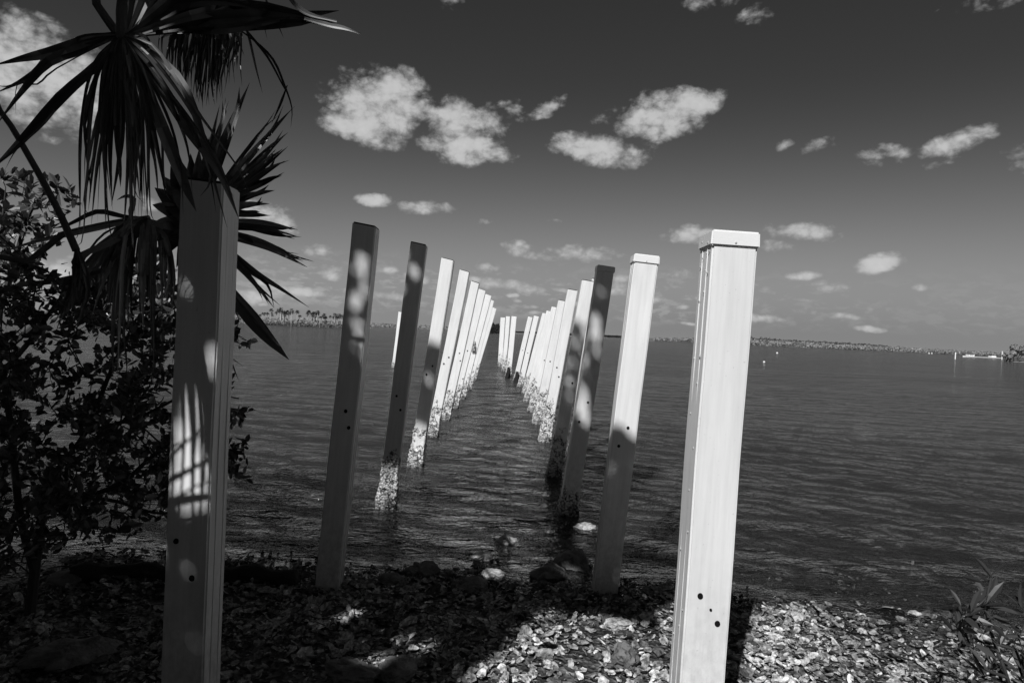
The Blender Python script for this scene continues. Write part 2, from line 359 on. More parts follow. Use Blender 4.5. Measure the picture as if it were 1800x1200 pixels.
# ------------------------------------------------------------------ ground and water sheets
SX = [-40, -4, -2, -1, 0, .5, 1.0, 1.35, 1.9, 2.7, 6, 40]; SY = [4.6, 4.35, 4.15, 4.10, 4.06, 4.0, 4.0, 3.96, 3.75, 3.58, 3.2, 2.4]
def wob(x, y, f, s):                          # cheap smooth noise for arrays
    return (np.sin(x * f * 1.3 + s) * np.cos(y * f * 1.1 - s * 1.7) + .6 * np.sin(x * f * 2.3 - y * f * 1.9 + s * 3.1) + .4 * np.cos(x * f * 4.1 + y * f * 3.7 + s)) / 2
def height(x, y):
    x = np.asarray(x, float); y = np.asarray(y, float)
    d = np.interp(x, SX, SY) + .05 * wob(x, y * 0, 3.1, 1.2) - y
    h = np.where(d > 0, .2 * (1 - np.exp(-d * .28)) , -.5 * (1 - np.exp(d * .22)) + np.minimum(0, (d + 6)) * .05)
    h = np.maximum(h, -3.0)
    near = np.exp(-((x / 5) ** 2 + ((y - 3.5) / 4) ** 2))
    h = h + near * (.018 * wob(x, y, 3.7, .4) + .010 * wob(x, y, 11.0, 2.1) + .005 * wob(x, y, 31.0, 5.1))
    return h
def hz(x, y): return float(height(x, y))
def axis(a, b, step, far_lo, far_hi, g):
    c = list(np.arange(a, b + 1e-6, step)); s = step; x = c[-1]; hi = []
    while x < far_hi: s *= g; x += s; hi.append(min(x, far_hi))
    s = step; x = c[0]; lo = []
    while x > far_lo: s *= g; x -= s; lo.append(max(x, far_lo))
    return np.array(lo[::-1] + c + hi)
def sheet(name, xs, ys, zf, material, attr=None):
    X, Y = np.meshgrid(xs, ys); Z = zf(X, Y); n, m = X.shape
    co = np.stack([X, Y, Z], -1).reshape(-1, 3)
    i = np.arange(n * m).reshape(n, m)
    q = np.stack([i[:-1, :-1], i[:-1, 1:], i[1:, 1:], i[1:, :-1]], -1).reshape(-1, 4)
    me = bpy.data.meshes.new(name); me.vertices.add(len(co)); me.vertices.foreach_set('co', co.ravel())
    me.loops.add(q.size); me.loops.foreach_set('vertex_index', q.ravel().astype(np.int32))
    me.polygons.add(len(q)); me.polygons.foreach_set('loop_start', np.arange(0, q.size, 4, dtype=np.int32))
    me.polygons.foreach_set('use_smooth', np.ones(len(q), bool)); me.update(calc_edges=True)
    if attr is not None:
        a = me.attributes.new('depth', 'FLOAT', 'POINT'); a.data.foreach_set('value', attr(X, Y).ravel().astype(np.float32))
    return link(name, me, material)
g = sheet('shore_ground', axis(-3.2, 3.6, .04, -9000, 9000, 1.09), axis(1.2, 7, .04, -9000, 9000, 1.09), height, M_ground); tag(g, kind='structure')
wrng = np.random.default_rng(3)
WAVES = []
for k in range(26):
    lam = .16 * (7.5 ** wrng.random()); th = math.pi / 2 - .25 + wrng.normal() * .42; WAVES.append((2 * math.pi / lam, math.cos(th), math.sin(th), wrng.random() * 6.3, .0034 * lam ** .9))
def wavez(X, Y):
    z = np.zeros_like(X); rr = np.hypot(X, Y)
    for k, c, s, ph, a in WAVES:
        lam = 2 * math.pi / k; z += a * np.clip(1.6 - rr / (lam * 60), 0, 1) * np.sin(k * (c * X + s * Y) + ph + .8 * np.sin(X * .9 + ph) + .6 * np.sin(Y * .7 - ph))
    sh = np.clip((Y - np.interp(X, SX, SY)) / 1.2, .12, 1)
    return z * sh
w = sheet('bay_water', axis(-4.5, 4.5, .045, -9000, 9000, 1.045), axis(3.0, 10, .04, 2.0, 9000, 1.03), wavez, M_water, attr=lambda X, Y: -height(X, Y)); tag(w, kind='structure')

# ------------------------------------------------------------------ dock pilings
def box_bm(w, d, z0, z1, bev, seg=2, cuts=0):
    bm = bmesh.new(); bmesh.ops.create_cube(bm, size=1)
    for v in bm.verts: v.co = Vector((v.co.x * w, v.co.y * d, z0 + (v.co.z + .5) * (z1 - z0)))
    if bev: bmesh.ops.bevel(bm, geom=[e for e in bm.edges], offset=bev, segments=seg, affect='EDGES')
    return bm
def bm_obj(bm, name, m, parent, smooth=False):
    me = bpy.data.meshes.new(name); bm.to_mesh(me); bm.free()
    if smooth: me.polygons.foreach_set('use_smooth', [True] * len(me.polygons))
    return link(name, me, m, parent)
def post_frame(base, top, yaw=0):
    z = (top - base).normalized(); y = Vector((math.sin(yaw), math.cos(yaw), 0)); x = y.cross(z).normalized(); y = z.cross(x)
    m = Matrix.Identity(4)
    for i, v in enumerate((x, y, z)):
        for j in range(3): m[j][i] = v[j]
    m.translation = base; return m
def hole(parent, x, z, r=.0075, d=.07, rim=True):
    b = MB(); n = 14; v = []
    for k in range(n):
        a = 2 * math.pi * k / n; v.append((x + r * math.cos(a), -d - .0042, z + r * 1.05 * math.sin(a)))
    for k in range(n):
        a = 2 * math.pi * k / n; v.append((x + r * 1.12 * math.cos(a), -d + .003, z + r * 1.35 * math.sin(a)))
    b.add(v, [tuple(range(n))[::-1]] + [(k, n + k, n + (k + 1) % n, (k + 1) % n)[::-1] for k in range(n)])
    b.build('bolt_hole', M_hole, parent)
def screw(parent, p, axis_, r=.0035):
    bm = bmesh.new(); bmesh.ops.create_uvsphere(bm, u_segments=10, v_segments=6, radius=r)
    for v in bm.verts:
        c = v.co.copy(); c[axis_] *= .55; v.co = c + Vector(p)
    return bm_obj(bm, 'screw', M_metal, parent, True)
posts = {}
def post(key, top, base, label, y=None, zb=0.0, w=.136, crust=0.0, cap=False, holes=(), yaw=None, wobble=0, group='square pilings of the ruined dock', crust_dark=False):
    b = onz(base[0], base[1], zb) if y is None else ony(base[0], base[1], y)
    t = ony(top[0], top[1], b.y)
    yaw = R(random.uniform(-2.5, 2.5)) if yaw is None else R(yaw)
    off = Vector((0, w / 2, 0)); b0 = b + off; t0 = t + off
    m = post_frame(b0, t0, yaw); root = empty('dock_piling', mtx=m)
    tag(root, label, 'piling', group); H = (t0 - b0).length; h = w / 2
    bm = box_bm(w, w, -.9, H - (.012 if cap else 0), .006, 3)
    # slightly warped sleeve: cut it into rings and let them wander a little
    for k in range(1, 14):
        bmesh.ops.bisect_plane(bm, geom=bm.verts[:] + bm.edges[:] + bm.faces[:], plane_co=(0, 0, H * k / 14), plane_no=(0, 0, 1))
    ph = random.random() * 6
    for v in bm.verts:
        zz = v.co.z; v.co.x += .0022 * math.sin(zz * 3.1 + ph) + .001 * math.sin(zz * 9 + ph); v.co.y += .002 * math.sin(zz * 2.7 + ph * 2)
    if not cap and key[0] == 'L':             # the tops of the uncapped sleeves are cut a little askew
        for v in bm.verts:
            if v.co.z > H - .03: v.co.z -= (v.co.x + h) * .09
    bm_obj(bm, 'sleeve', M_post, root)
    # vertical seam and lap strip on the side facing the dock
    sgn = -1 if key[0] == 'R' else 1
    sb = MB()
    for yy, wd in ((-h * .30, .0022), (h * .5, .0018)):
        x0 = sgn * (h + .0016) ; x1 = sgn * (h - .002)
        sb.add([(x1, yy - wd, -.2), (x0, yy - wd, -.2), (x0, yy + wd, -.2), (x1, yy + wd, -.2), (x1, yy - wd, H - .05), (x0, yy - wd, H - .05), (x0, yy + wd, H - .05), (x1, yy + wd, H - .05)],
               [(0, 1, 2, 3), (4, 7, 6, 5), (0, 4, 5, 1), (1, 5, 6, 2), (2, 6, 7, 3), (3, 7, 4, 0)])
    if b.y < 6: sb.build('seam_strip', M_post, root)
    if not cap and b.y < 12:                  # the timber pile's dark end just shows at the mouth of the sleeve
        pb = box_bm(w * .94, w * .94, H - .06, H + .004, .004, 1)
        for v in pb.verts:
            if v.co.z > H - .03 and key[0] == 'L': v.co.z -= (v.co.x + h) * .09
        bm_obj(pb, 'pile_head', M_stub, root)
    if cap:
        cb = box_bm(w + .009, w + .009, H - .046, H + .004, .005, 3)
        for v in cb.verts:
            if v.co.z < H - .03: v.co.x *= 1.02; v.co.y *= 1.02
        c = bm_obj(cb, 'cap', M_cap, root)
        screw(c, (.0, -h - .006, H - .034), 1, .004)
        screw(c, (-h - .006, -.04, H - .034), 0, .004); screw(c, (-h - .006, .03, H - .024), 0, .003)
    for (hx, zz, rr) in holes: hole(root, hx, zz, rr, h)
    if crust:
        bm = box_bm(w + .006, w + .006, -.5, crust, .004, 1)
        geo = lambda: bm.verts[:] + bm.edges[:] + bm.faces[:]
        n = max(8, int((crust + .5) / (.013 if b.y < 8 else .022)))
        for k in range(1, n): bmesh.ops.bisect_plane(bm, geom=geo(), plane_co=(0, 0, -.5 + (crust + .5) * k / n), plane_no=(0, 0, 1))
        for ax in (0, 1):
            for k in range(1, 12):
                no = (1, 0, 0) if ax == 0 else (0, 1, 0); co = [0, 0, 0]; co[ax] = -h + w * k / 12
                bmesh.ops.bisect_plane(bm, geom=geo(), plane_co=co, plane_no=no)
        sd = random.random() * 50
        for v in bm.verts:
            p = v.co * 1.0; nv = mn.noise(Vector((p.x * 38 + sd, p.y * 38, p.z * 38))); n2 = mn.noise(Vector((p.x * 11 + sd, p.y * 11 + 7, p.z * 9))); n3 = mn.noise(Vector((p.x * 90 + sd, p.y * 90, p.z * 90)))
            # thick towards the water, thinning out (sinking under the sleeve's face) at the ragged upper edge
            f = 1 - max(0, p.z) / crust
            r = .016 * f + .012 * nv * (.6 + f) + .014 * n2 + .006 * n3 - .011 * (1 - f)
            c = Vector((p.x, p.y, 0)); L_ = max(abs(c.x), abs(c.y)); c = c * (max(.03, (h + r)) / L_) if L_ > 1e-6 else c
            v.co.x, v.co.y = c.x, c.y
        bm_obj(bm, 'barnacle_crust', M_crust, root)
    posts[key] = (b0, t0, w); return root, H, h

G = 'square pilings of the ruined dock'
r, H, h = post('R1', (1294, 408), (1222.5, 1365), 'largest white capped piling at front right, fully sunlit, standing in the shells', y=2.13, w=.141, cap=True, yaw=0,
     holes=((-.028, .573, .0085), (.008, .532, .004), (.032, .49, .0085)))
for k, (yy, zf) in enumerate([(-.045, .965), (-.02, .962), (.02, .955), (-.042, .925), (-.02, .93), (.045, .94), (-.02, .89), (.03, .875), (-.03, .77), (.035, .765), (-.02, .72), (.03, .66), (-.035, .60), (-.02, .52), (-.04, .445), (.03, .40), (-.045, .30), (-.02, .265), (.04, .235)]):
    screw(r, (-h - .003, yy, H * zf), 0, .0034 if k % 3 else .0042)
post('R2', (1138, 449), (1064, 1047), 'white capped piling at the waterline, second of the right row, lower part in shadow', cap=True, w=.138, yaw=1, holes=((.012, .98, .0085), (-.028, .87, .0085)))
post('R3', (1066, 468), (999, 905), 'shaded grey capped piling with leaf shadows, third of the right row', cap=True, w=.138, crust=.28, yaw=-1, holes=((.018, .95, .009), (-.03, .78, .009)))
post('R4', (1034, 493), (974, 838), 'half shaded piling with a dark overgrown foot, fourth of the right row', crust=.62, w=.13, holes=((.02, 1.0, .009),))
post('R5', (1007, 509), (957, 777), 'sunlit bare topped piling with two holes, fifth of the right row', crust=.75, holes=((-.02, 1.04, .01), (.03, .92, .01)))
post('R6', (989, 528), (944, 745), 'sunlit piling with a flat top, sixth of the right row', crust=.72, holes=((.0, 1.05, .011),))
post('R7', (976, 540), (935, 723), 'sunlit piling, seventh of the right row', crust=.7, holes=((.02, 1.0, .011),))
post('R8', (966.5, 547), (927, 705), 'slim sunlit piling, eighth of the right row', crust=.68)
post('R9', (958.5, 551), (921.5, 691), 'slim sunlit piling, ninth of the right row', crust=.62)
post('R10', (943, 555.5), (914, 680), 'sunlit leaning piling, tenth of the right row', crust=.5, holes=((.0, .95, .012),))
post('R11', (932, 557), (906.5, 668), 'leaning piling left of the tenth right one, a dark stub before its foot', crust=.45, holes=((.0, .95, .012),))
post('RX', (1049, 490), (1008, 800), 'thin white piling peeping out between the third and fourth right ones', w=.11, crust=.5)
post('L1', (354, 312), (316, 1300), 'largest dark piling at left among palm leaves, frond shadows on its face', y=2.24, w=.141, yaw=0, holes=((-.037, .66, .008), (.02, .54, .009)))
post('L2', (640, 392), (573, 1042), 'dark shaded piling with round light spots on its upper face, second of the left row', w=.13, yaw=-1, holes=((.004, 1.02, .009), (.03, .93, .009)))
post('L3', (735, 426), (676, 893), 'dark shaded piling with a sunlit barnacled foot, third of the left row', crust=.55, w=.132, holes=((-.02, .93, .009), (.025, .82, .009)))
post('L4', (787, 454), (729, 820), 'piling with a sunlit top and shadow across its middle, fourth of the left row', crust=.6, w=.133, holes=((.02, 1.1, .009), (-.03, 1.0, .009)))
post('L5', (817, 475), (758.5, 767), 'sunlit piling with two holes, fifth of the left row', crust=.62, holes=((.02, 1.12, .01), (-.03, 1.02, .01)))
post('L6', (836, 495), (782, 737), 'sunlit piling, sixth of the left row', crust=.7, holes=((.0, 1.12, .011), (.04, 1.0, .011)))
post('L7', (848, 509), (797, 718), 'sunlit piling, seventh of the left row', crust=.66, holes=((.0, 1.12, .011),))
post('L8', (859, 518), (810.5, 701), 'sunlit piling with a pale growth on its face, eighth of the left row', crust=.75)
post('L9', (864, 527), (822, 686), 'thin lit edge of a piling, ninth of the left row', crust=.7)
post('L10', (869, 541), (831, 669), 'sunlit piling last of the left row next to the open water gap', crust=.6)
post('LX', (704, 548), (692, 646), 'lone white piling far out, half hidden by the third left one', w=.14, crust=.3)
post('RA', (884, 558), (879, 644), 'leftmost of three white pilings at the far end of the dock', w=.19, crust=.7, holes=())
post('RB', (893, 556), (886, 652), 'narrow middle one of three white pilings at the far end of the dock', w=.15, crust=.7)
post('RC', (904, 556), (893.5, 661), 'rightmost of three white pilings at the far end of the dock', w=.17, crust=.6)
for (px, pt, pb, lab) in ((892, 645, 664, 'dark rotten stub standing in front of the rightmost far white piling'), (907, 653, 672, 'broader dark rotten stub in the gap of the far pilings')):
    b = onz(px, pb); tp = ony(px + 2, pt, b.y); mb = MB(); q = bez([b - Vector((0, 0, .5)), b, (b + tp) / 2 + Vector((.02, 0, 0)), tp], 8)
    mb.tube([p - b for p in q], [.085 - .05 * (i / (len(q) - 1)) ** 3 for i in range(len(q))], 10)
    tag(mb.build('pile_stub', M_stub), lab, 'pile stub', 'rotten stubs of the dock').location = b
# pale oyster clump growing on the eighth left piling
def rock(name, loc, size, seed, m, label, cat='rock', group=None, sub=4, rough=.42):
    bm = bmesh.new(); bmesh.ops.create_icosphere(bm, subdivisions=sub, radius=1)
    for v in bm.verts:
        p = v.co.copy(); n = mn.fractal(p * 1.1 + Vector((seed * 7.1, seed, 0)), 1, 2, 4); n2 = mn.fractal(p * 4 + Vector((seed, 3, seed)), 1, 2, 4)
        p *= 1 + rough * n + .13 * n2; v.co = Vector((p.x * size[0], p.y * size[1], p.z * size[2]))
    o = bm_obj(bm, name, m, None); o.location = loc; o.rotation_euler.z = seed * 1.3
    return tag(o, label, cat, group)
b0, t0, w0 = posts['L8']; c = ony(833, 610, b0.y - .09)
rock('oyster_clump', c, (.07, .05, .13), 3.3, M_rock_pale, 'pale oyster clump stuck high on a sunlit left row piling', 'oyster clump', sub=3, rough=.5)

# ------------------------------------------------------------------ shells, rocks, log
def shells():
    T = []
    for k in range(10):
        r_ = np.random.default_rng(50 + k); nr, na = 4, 11; vs_ = [(0, 0, 0)]; el = r_.uniform(1.1, 1.65)
        ph = r_.random(4) * 6.28; cup = r_.uniform(.12, .4)
        for i in range(1, nr + 1):
            for j in range(na):
                a = 2 * math.pi * j / na; ro = 1 + .16 * math.sin(2 * a + ph[0]) + .11 * math.sin(3 * a + ph[1]) + .09 * math.sin(5 * a + ph[2]) + r_.uniform(-.08, .08)
                q = i / nr; vs_.append((q * ro * math.cos(a) * el, q * ro * math.sin(a), cup * q * q * (1 + .35 * math.sin(4 * a + ph[3])) + .09 * math.sin(q * 11 + a) + r_.normal() * .05))
        fs = [(0, 1 + j, 1 + (j + 1) % na, 0) for j in range(na)]
        tri = [(0, 1 + j, 1 + (j + 1) % na) for j in range(na)]; quads = []
        for i in range(nr - 1):
            for j in range(na): quads.append((1 + i * na + j, 1 + (i + 1) * na + j, 1 + (i + 1) * na + (j + 1) % na, 1 + i * na + (j + 1) % na))
        tris = tri + [(a, b, c_) for a, b, c_, d in quads] + [(a, c_, d) for a, b, c_, d in quads]
        T.append((np.array(vs_), np.array(tris)))
    V = []; Fc = []; n0 = 0; r_ = np.random.default_rng(5)
    count = 0
    while count < 28500:
        y = r_.uniform(1.9, 5.3); x = r_.uniform(-2.6, 3.9)
        if abs(x - 0) > .95 * y + .2: continue
        s = float(np.interp(x, SX, SY)) - y
        if s < -.05 and r_.random() > .30 * math.exp(s * 1.6): continue
        if r_.random() > .25 + .75 * min(1, max(0, .5 + float(wob(np.array(x), np.array(y), 2.3, 7)))): continue
        size = .004 + .018 * r_.random() ** 2.3
        if y > 2.4 and r_.random() < .012: size = .034
        v, f = T[r_.integers(len(T))]; v = v * size
        a, b, c_ = r_.random() * 6.28, r_.normal() * .38, r_.normal() * .38
        if r_.random() < .5: b += math.pi
        Rz = np.array([[math.cos(a), -math.sin(a), 0], [math.sin(a), math.cos(a), 0], [0, 0, 1]])
        Rx = np.array([[1, 0, 0], [0, math.cos(b), -math.sin(b)], [0, math.sin(b), math.cos(b)]])
        Ry = np.array([[math.cos(c_), 0, math.sin(c_)], [0, 1, 0], [-math.sin(c_), 0, math.cos(c_)]])
        v = v @ (Rz @ Ry @ Rx).T + np.array([x, y, hz(x, y) + .004 + r_.random() * .018 + size * .1])
        V.append(v); Fc.append(f + n0); n0 += len(v); count += 1
    V = np.concatenate(V); Fc = np.concatenate(Fc)
    me = bpy.data.meshes.new('oyster_shells'); me.vertices.add(len(V)); me.vertices.foreach_set('co', V.ravel())
    me.loops.add(Fc.size); me.loops.foreach_set('vertex_index', Fc.ravel().astype(np.int32)); me.polygons.add(len(Fc))
    me.polygons.foreach_set('loop_start', np.arange(0, Fc.size, 3, dtype=np.int32)); me.update(calc_edges=True)
    o = link('oyster_shells', me, M_shell); tag(o, 'loose bleached oyster shells carpeting the beach', 'shells', kind='stuff')
shells()
def rk(px, py, wpx, hpx, m, label, seed, z=None, flat=.5, **kw):
    b = onz(px, py, .02 if z is None else z); d = b.y; sx_ = wpx / 2 / FPX * d; sz = hpx / 2 / FPX * d
    rock('rock', Vector((b.x, b.y, (hz(b.x, b.y) if z is None else z) + sz * .2)), (sx_, sx_ * .8, sz), seed, m, label, group='rocks along the waterline', **kw)
rk(1012, 985, 75, 50, M_rock, 'dark rounded rock against the foot of the second right piling', 1.1)
rk(968, 1003, 66, 38, M_rock, 'dark rock in the shallows left of the rock by the second right piling', 2.7)
rk(745, 1008, 64, 40, M_rock, 'dark wet rock at the waterline right of the second left piling', 4.2)
rk(690, 1020, 52, 26, M_rock, 'small dark flat rock at the waterline beside the second left piling', 4.9)
rk(825, 1030, 66, 26, M_rock, 'dark low rock on the beach edge below the pale awash rocks', 5.6)
rk(892, 956, 44, 20, M_rock_pale, 'uppermost of the pale rocks awash between the rows', 6.1, z=-.03)
rk(848, 980, 38, 18, M_rock_pale, 'middle pale rock awash between the rows', 7.9, z=.002)
rk(868, 1012, 46, 18, M_rock_pale, 'lowest pale rock at the edge of the dark beach', 8.4, z=0.0)
for px, py, sz, lab, sd in ((930, 975, 34, 'dim stone just under the water right of the uppermost pale rock', 31.), (985, 958, 46, 'broad dim stone under the water left of the third right piling', 32.), (905, 1002, 26, 'small dim stone under the water between the lowest pale rock and the dark rock', 33.), (1150, 985, 40, 'dim stone under the water between the two nearest right pilings', 34.)):
    b = onz(px, py, -.05); rock('rock', Vector((b.x, b.y, -.045)), (sz / 2 / FPX * b.y, sz / 2.4 / FPX * b.y, .035), sd, M_rock_pale, lab, group='rocks along the waterline')
rk(1030, 929, 40, 16, M_rock_pale, 'pale flat rock in the water right of the third right piling', 9.3, z=-.01)
rk(698, 1180, 80, 34, M_rock, 'grey pointed rock half buried at the bottom of the photo', 10.4, z=.1)
rk(1098, 1158, 44, 42, M_rock, 'grey blocky rock among lit shells left of the big white piling', 11.7, z=.09)
rk(1085, 1097, 46, 18, M_rock_pale, 'pale chunky oyster cluster on top of the lit shell patch', 12.2, z=.05)
rk(1396, 1087, 38, 20, M_rock_pale, 'small pale oyster cluster at the waterline right of the big white piling', 13.5, z=.02)
rk(1608, 1078, 22, 8, M_rock_pale, 'tiny white stone awash in the shallows at right', 14.5, z=.0)
rk(130, 1150, 150, 26, M_rock, 'dark flat boulder in deep shade at lower left', 15.1, z=.12)
rk(620, 1182, 90, 22, M_rock, 'dark low boulder beside the grey pointed rock', 16.4, z=.12)
lp = [onz(x, y, .05) for x, y in ((130, 1012), (230, 1008), (330, 1012), (430, 1010), (520, 1018))]
mb = MB(); q = bez(lp, 20); o_ = lp[0].copy()
mb.tube([p - o_ + Vector((0, 0, .012 * math.sin(i * 1.3))) for i, p in enumerate(q)], [.062 - .012 * (i / len(q)) + .006 * math.sin(i * 2.1) for i in range(len(q))], 12)
tag(mb.build('driftwood_log', M_log, smooth=True), 'dark wet log lying along the waterline behind the largest dark piling', 'driftwood').location = o_
rock('stone_slab', onz(112, 1018, .06), (.13, .08, .022), 21.0, mat('slab', .12, .8, .3, 8, .3, .01, 20), 'thin flat stone slab at the waterline in front of the log', 'stone slab', rough=.12)

# ------------------------------------------------------------------ palm at left
def blade(mb, pts, wpx, n=14, w0=.35, peak=.35, fold=.45, side=None, tip=0.02):
    """folded leaf segment through (px,py,depth) points; wpx = widest width in photo pixels"""
    q = bez([P(*p) for p in pts], n); m = len(q); base = len(mb.v); d0 = pts[0][2]
    for i, p in enumerate(q):
        t = i / (m - 1); tg = (q[min(i + 1, m - 1)] - q[max(i - 1, 0)]).normalized()
        prof = (w0 + (1 - w0) * (t / peak)) if t < peak else max(tip, 1 - ((t - peak) / (1 - peak)) ** 1.7)
        w_ = wpx / FPX * d0 * .5 * prof
        v = (p - CAM).normalized(); a = tg.cross(v)
        a = a.normalized() if a.length > .05 else tg.orthogonal().normalized()
        if side: a = (a + v * side).normalized()
        nn = a.cross(tg).normalized()
        k = w_ * fold
        mb.v.extend([tuple(p + a * w_ - nn * k), tuple(p + nn * k * .4), tuple(p - a * w_ - nn * k)])
    for i in range(m - 1):
        for k in range(2): mb.f.append((base + i * 3 + k, base + i * 3 + k + 1, base + (i + 1) * 3 + k + 1, base + (i + 1) * 3 + k))
palm_base = Vector((-3.05, 2.1, hz(-3.05, 2.1))); crown = Vector((-3.0, 2.15, 2.95))
palm = tag(empty('palm_tree', palm_base), 'cabbage palm hanging big fan leaves into the top left corner', 'palm tree')
def local(mb): return [(a - palm_base.x, b - palm_base.y, c - palm_base.z) for a, b, c in mb.v]
def pbuild(mb, name, m, parent, smooth=False):
    mb.v = local(mb); o = mb.build(name, m, parent, smooth); return o
mb = MB(); q = bez([palm_base - Vector((0, 0, .3)), palm_base + Vector((.05, 0, .8)), palm_base + Vector((0, .05, 1.9)), crown], 40)
mb.tube(q, [.19 + .02 * (i % 2) for i in range(len(q))], 16); pbuild(mb, 'trunk', M_bark, palm)
def petiole(parent, pts, r0=.016, r1=.008):
    mb = MB(); q = bez(pts, 16); mb.tube(q, [r0 + (r1 - r0) * i / (len(q) - 1) for i in range(len(q))], 8); pbuild(mb, 'petiole', M_petiole, parent)
def J(a): return random.uniform(-a, a)
# fan 1: the big dark fan whose segments droop in front of the first left piling
f1 = MB(); H1 = (214, 60, 1.9)
def seg1(pts, w_, **k): blade(f1, [H1] + [(x, y, 1.9 + J(.06) + .02 * i) for i, (x, y) in enumerate(pts)], w_, **k)
seg1([(159, 70), (90, 92), (40, 103), (-12, 115)], 19, w0=.5); seg1([(160, 78), (94, 97), (54, 134), (-10, 165)], 17, w0=.5); seg1([(150, 85), (87, 108), (43, 155), (-8, 222)], 17)
seg1([(170, 114), (108, 170), (35, 250), (-18, 300)], 18, w0=.5, peak=.5); seg1([(165, 62), (130, 72), (100, 98), (84, 96)], 8); seg1([(100, 120), (66, 148), (30, 150), (28, 205)], 3)
for (a, b_, c_, w_) in [(165, 144, 137, 7), (172, 158, 150, 9), (178, 150, 165, 8), (184, 176, 158, 11), (190, 186, 160, 12), (196, 180, 186, 11), (203, 196, 196, 14), (208, 205, 212, 14), (214, 214, 200, 16), (219, 228, 222, 15), (224, 236, 230, 14), (228, 245, 240, 12), (233, 258, 262, 10), (240, 250, 246, 9), (246, 262, 282, 9), (252, 282, 292, 8), (200, 170, 144, 7), (216, 226, 248, 8)]:
    ye = random.uniform(320, 430); seg1([(a, 115 + J(10)), (b_, 210 + J(15)), ((b_ + c_) / 2 + J(4), 290 + J(10)), (c_ + J(6), ye)], w_ * .72, n=16, peak=.42)
    if random.random() < .6: seg1([(a, 120), (b_, 220), (c_ + J(14), ye - 20), (c_ + J(20), ye + 10)], w_ * .4, n=14)
seg1([(253, 144), (285, 224), (325, 325), (345, 372)], 22, peak=.55); seg1([(282, 155), (336, 231), (383, 296), (420, 385)], 23, peak=.5); seg1([(289, 108), (329, 162), (354, 235), (368, 288), (399, 400)], 15)
seg1([(267, 78), (300, 123), (357, 210), (412, 285), (440, 340)], 6); seg1([(260, 110), (300, 170), (345, 240), (372, 310), (352, 345)], 12); seg1([(255, 160), (270, 230), (284, 300), (292, 345)], 9)
seg1([(240, 72), (262, 86), (246, 92)], 7); seg1([(245, 60), (262, 72), (256, 82)], 6)
for k in range(26):
    a = random.uniform(-1, 1); x1 = 214 + a * 34; x2 = 214 + a * 62; ye = random.uniform(250, 405)
    seg1([(x1, 100 + J(14)), (x2 * .6 + x1 * .4 + J(5), 180 + J(14)), (x2 + J(6), (ye + 200) / 2), (x2 + J(10), ye)], random.uniform(2.5, 5.5), n=14, side=J(.9))
for pts, w_ in (([(270, 120), (305, 190), (330, 260), (338, 340)], 8), ([(262, 95), (320, 170), (372, 260), (404, 330)], 7), ([(258, 130), (300, 220), (318, 300), (322, 380)], 6), ([(275, 135), (330, 215), (366, 300), (380, 375)], 8), ([(280, 140), (345, 225), (392, 310), (412, 350)], 5), ([(130, 150), (80, 215), (30, 262), (8, 300)], 4), ([(120, 90), (70, 118), (20, 150), (-10, 150)], 5)):
    seg1(pts, w_, n=16, side=J(.6))
o1 = pbuild(f1, 'frond', M_frond, palm); petiole(o1, [P(214, 75, 1.9), P(213, 20, 1.9), P(206, -90, 1.95), P(60, -240, 2.0), crown])
# fan 2: raised to the right, broad blades reaching out of the frame, tips catching the sun
f2 = MB(); H2 = (226, 64, 2.05)
def seg2(pts, w_, **k): blade(f2, [H2] + [(x, y, 2.05 + J(.05) - .03 * i) for i, (x, y) in enumerate(pts)], w_, **k)
for pts, w_ in (([(330, 40), (440, 30), (520, 28), (596, 19)], 26), ([(330, 46), (440, 44), (530, 38), (560, 30)], 20), ([(330, 34), (430, 18), (520, 26), (585, 42)], 22), ([(335, 28), (440, 12), (540, 32), (634, 60)], 22), ([(320, 52), (400, 50), (460, 40), (510, 34)], 18),
                ([(320, 20), (420, -12), (520, -40)], 28), ([(310, 8), (390, -40), (470, -90)], 28), ([(300, -5), (360, -70), (420, -140)], 26), ([(285, -15), (320, -90), (350, -160)], 26), ([(262, -20), (280, -90), (300, -160)], 24), ([(240, -20), (245, -90), (250, -160)], 24), ([(222, -10), (205, -80), (190, -150)], 20),
                ([(290, 50), (360, 54), (410, 47)], 14), ([(275, 30), (330, 5), (400, 3), (470, 22)], 18)):
    seg2(pts, w_, peak=.45, w0=.35)
o2 = pbuild(f2, 'frond', M_frond, palm); petiole(o2, [P(228, 70, 2.05), P(210, 62, 2.04), P(170, 8, 2.0), P(60, -160, 2.0), crown])
ft = MB()                                     # dry split tips on fan 2
for pts, w_ in (([(500, -15), (520, 10), (545, 26), (592, 38)], 9), ([(430, 45), (470, 36), (510, 31)], 9), ([(535, 33), (575, 44), (605, 50), (634, 60)], 8)):
    blade(ft, [(x, y, 1.86) for x, y in pts], w_, peak=.5, w0=.7, tip=.4, side=.3)
pbuild(ft, 'dry_tip', M_dead, o2)
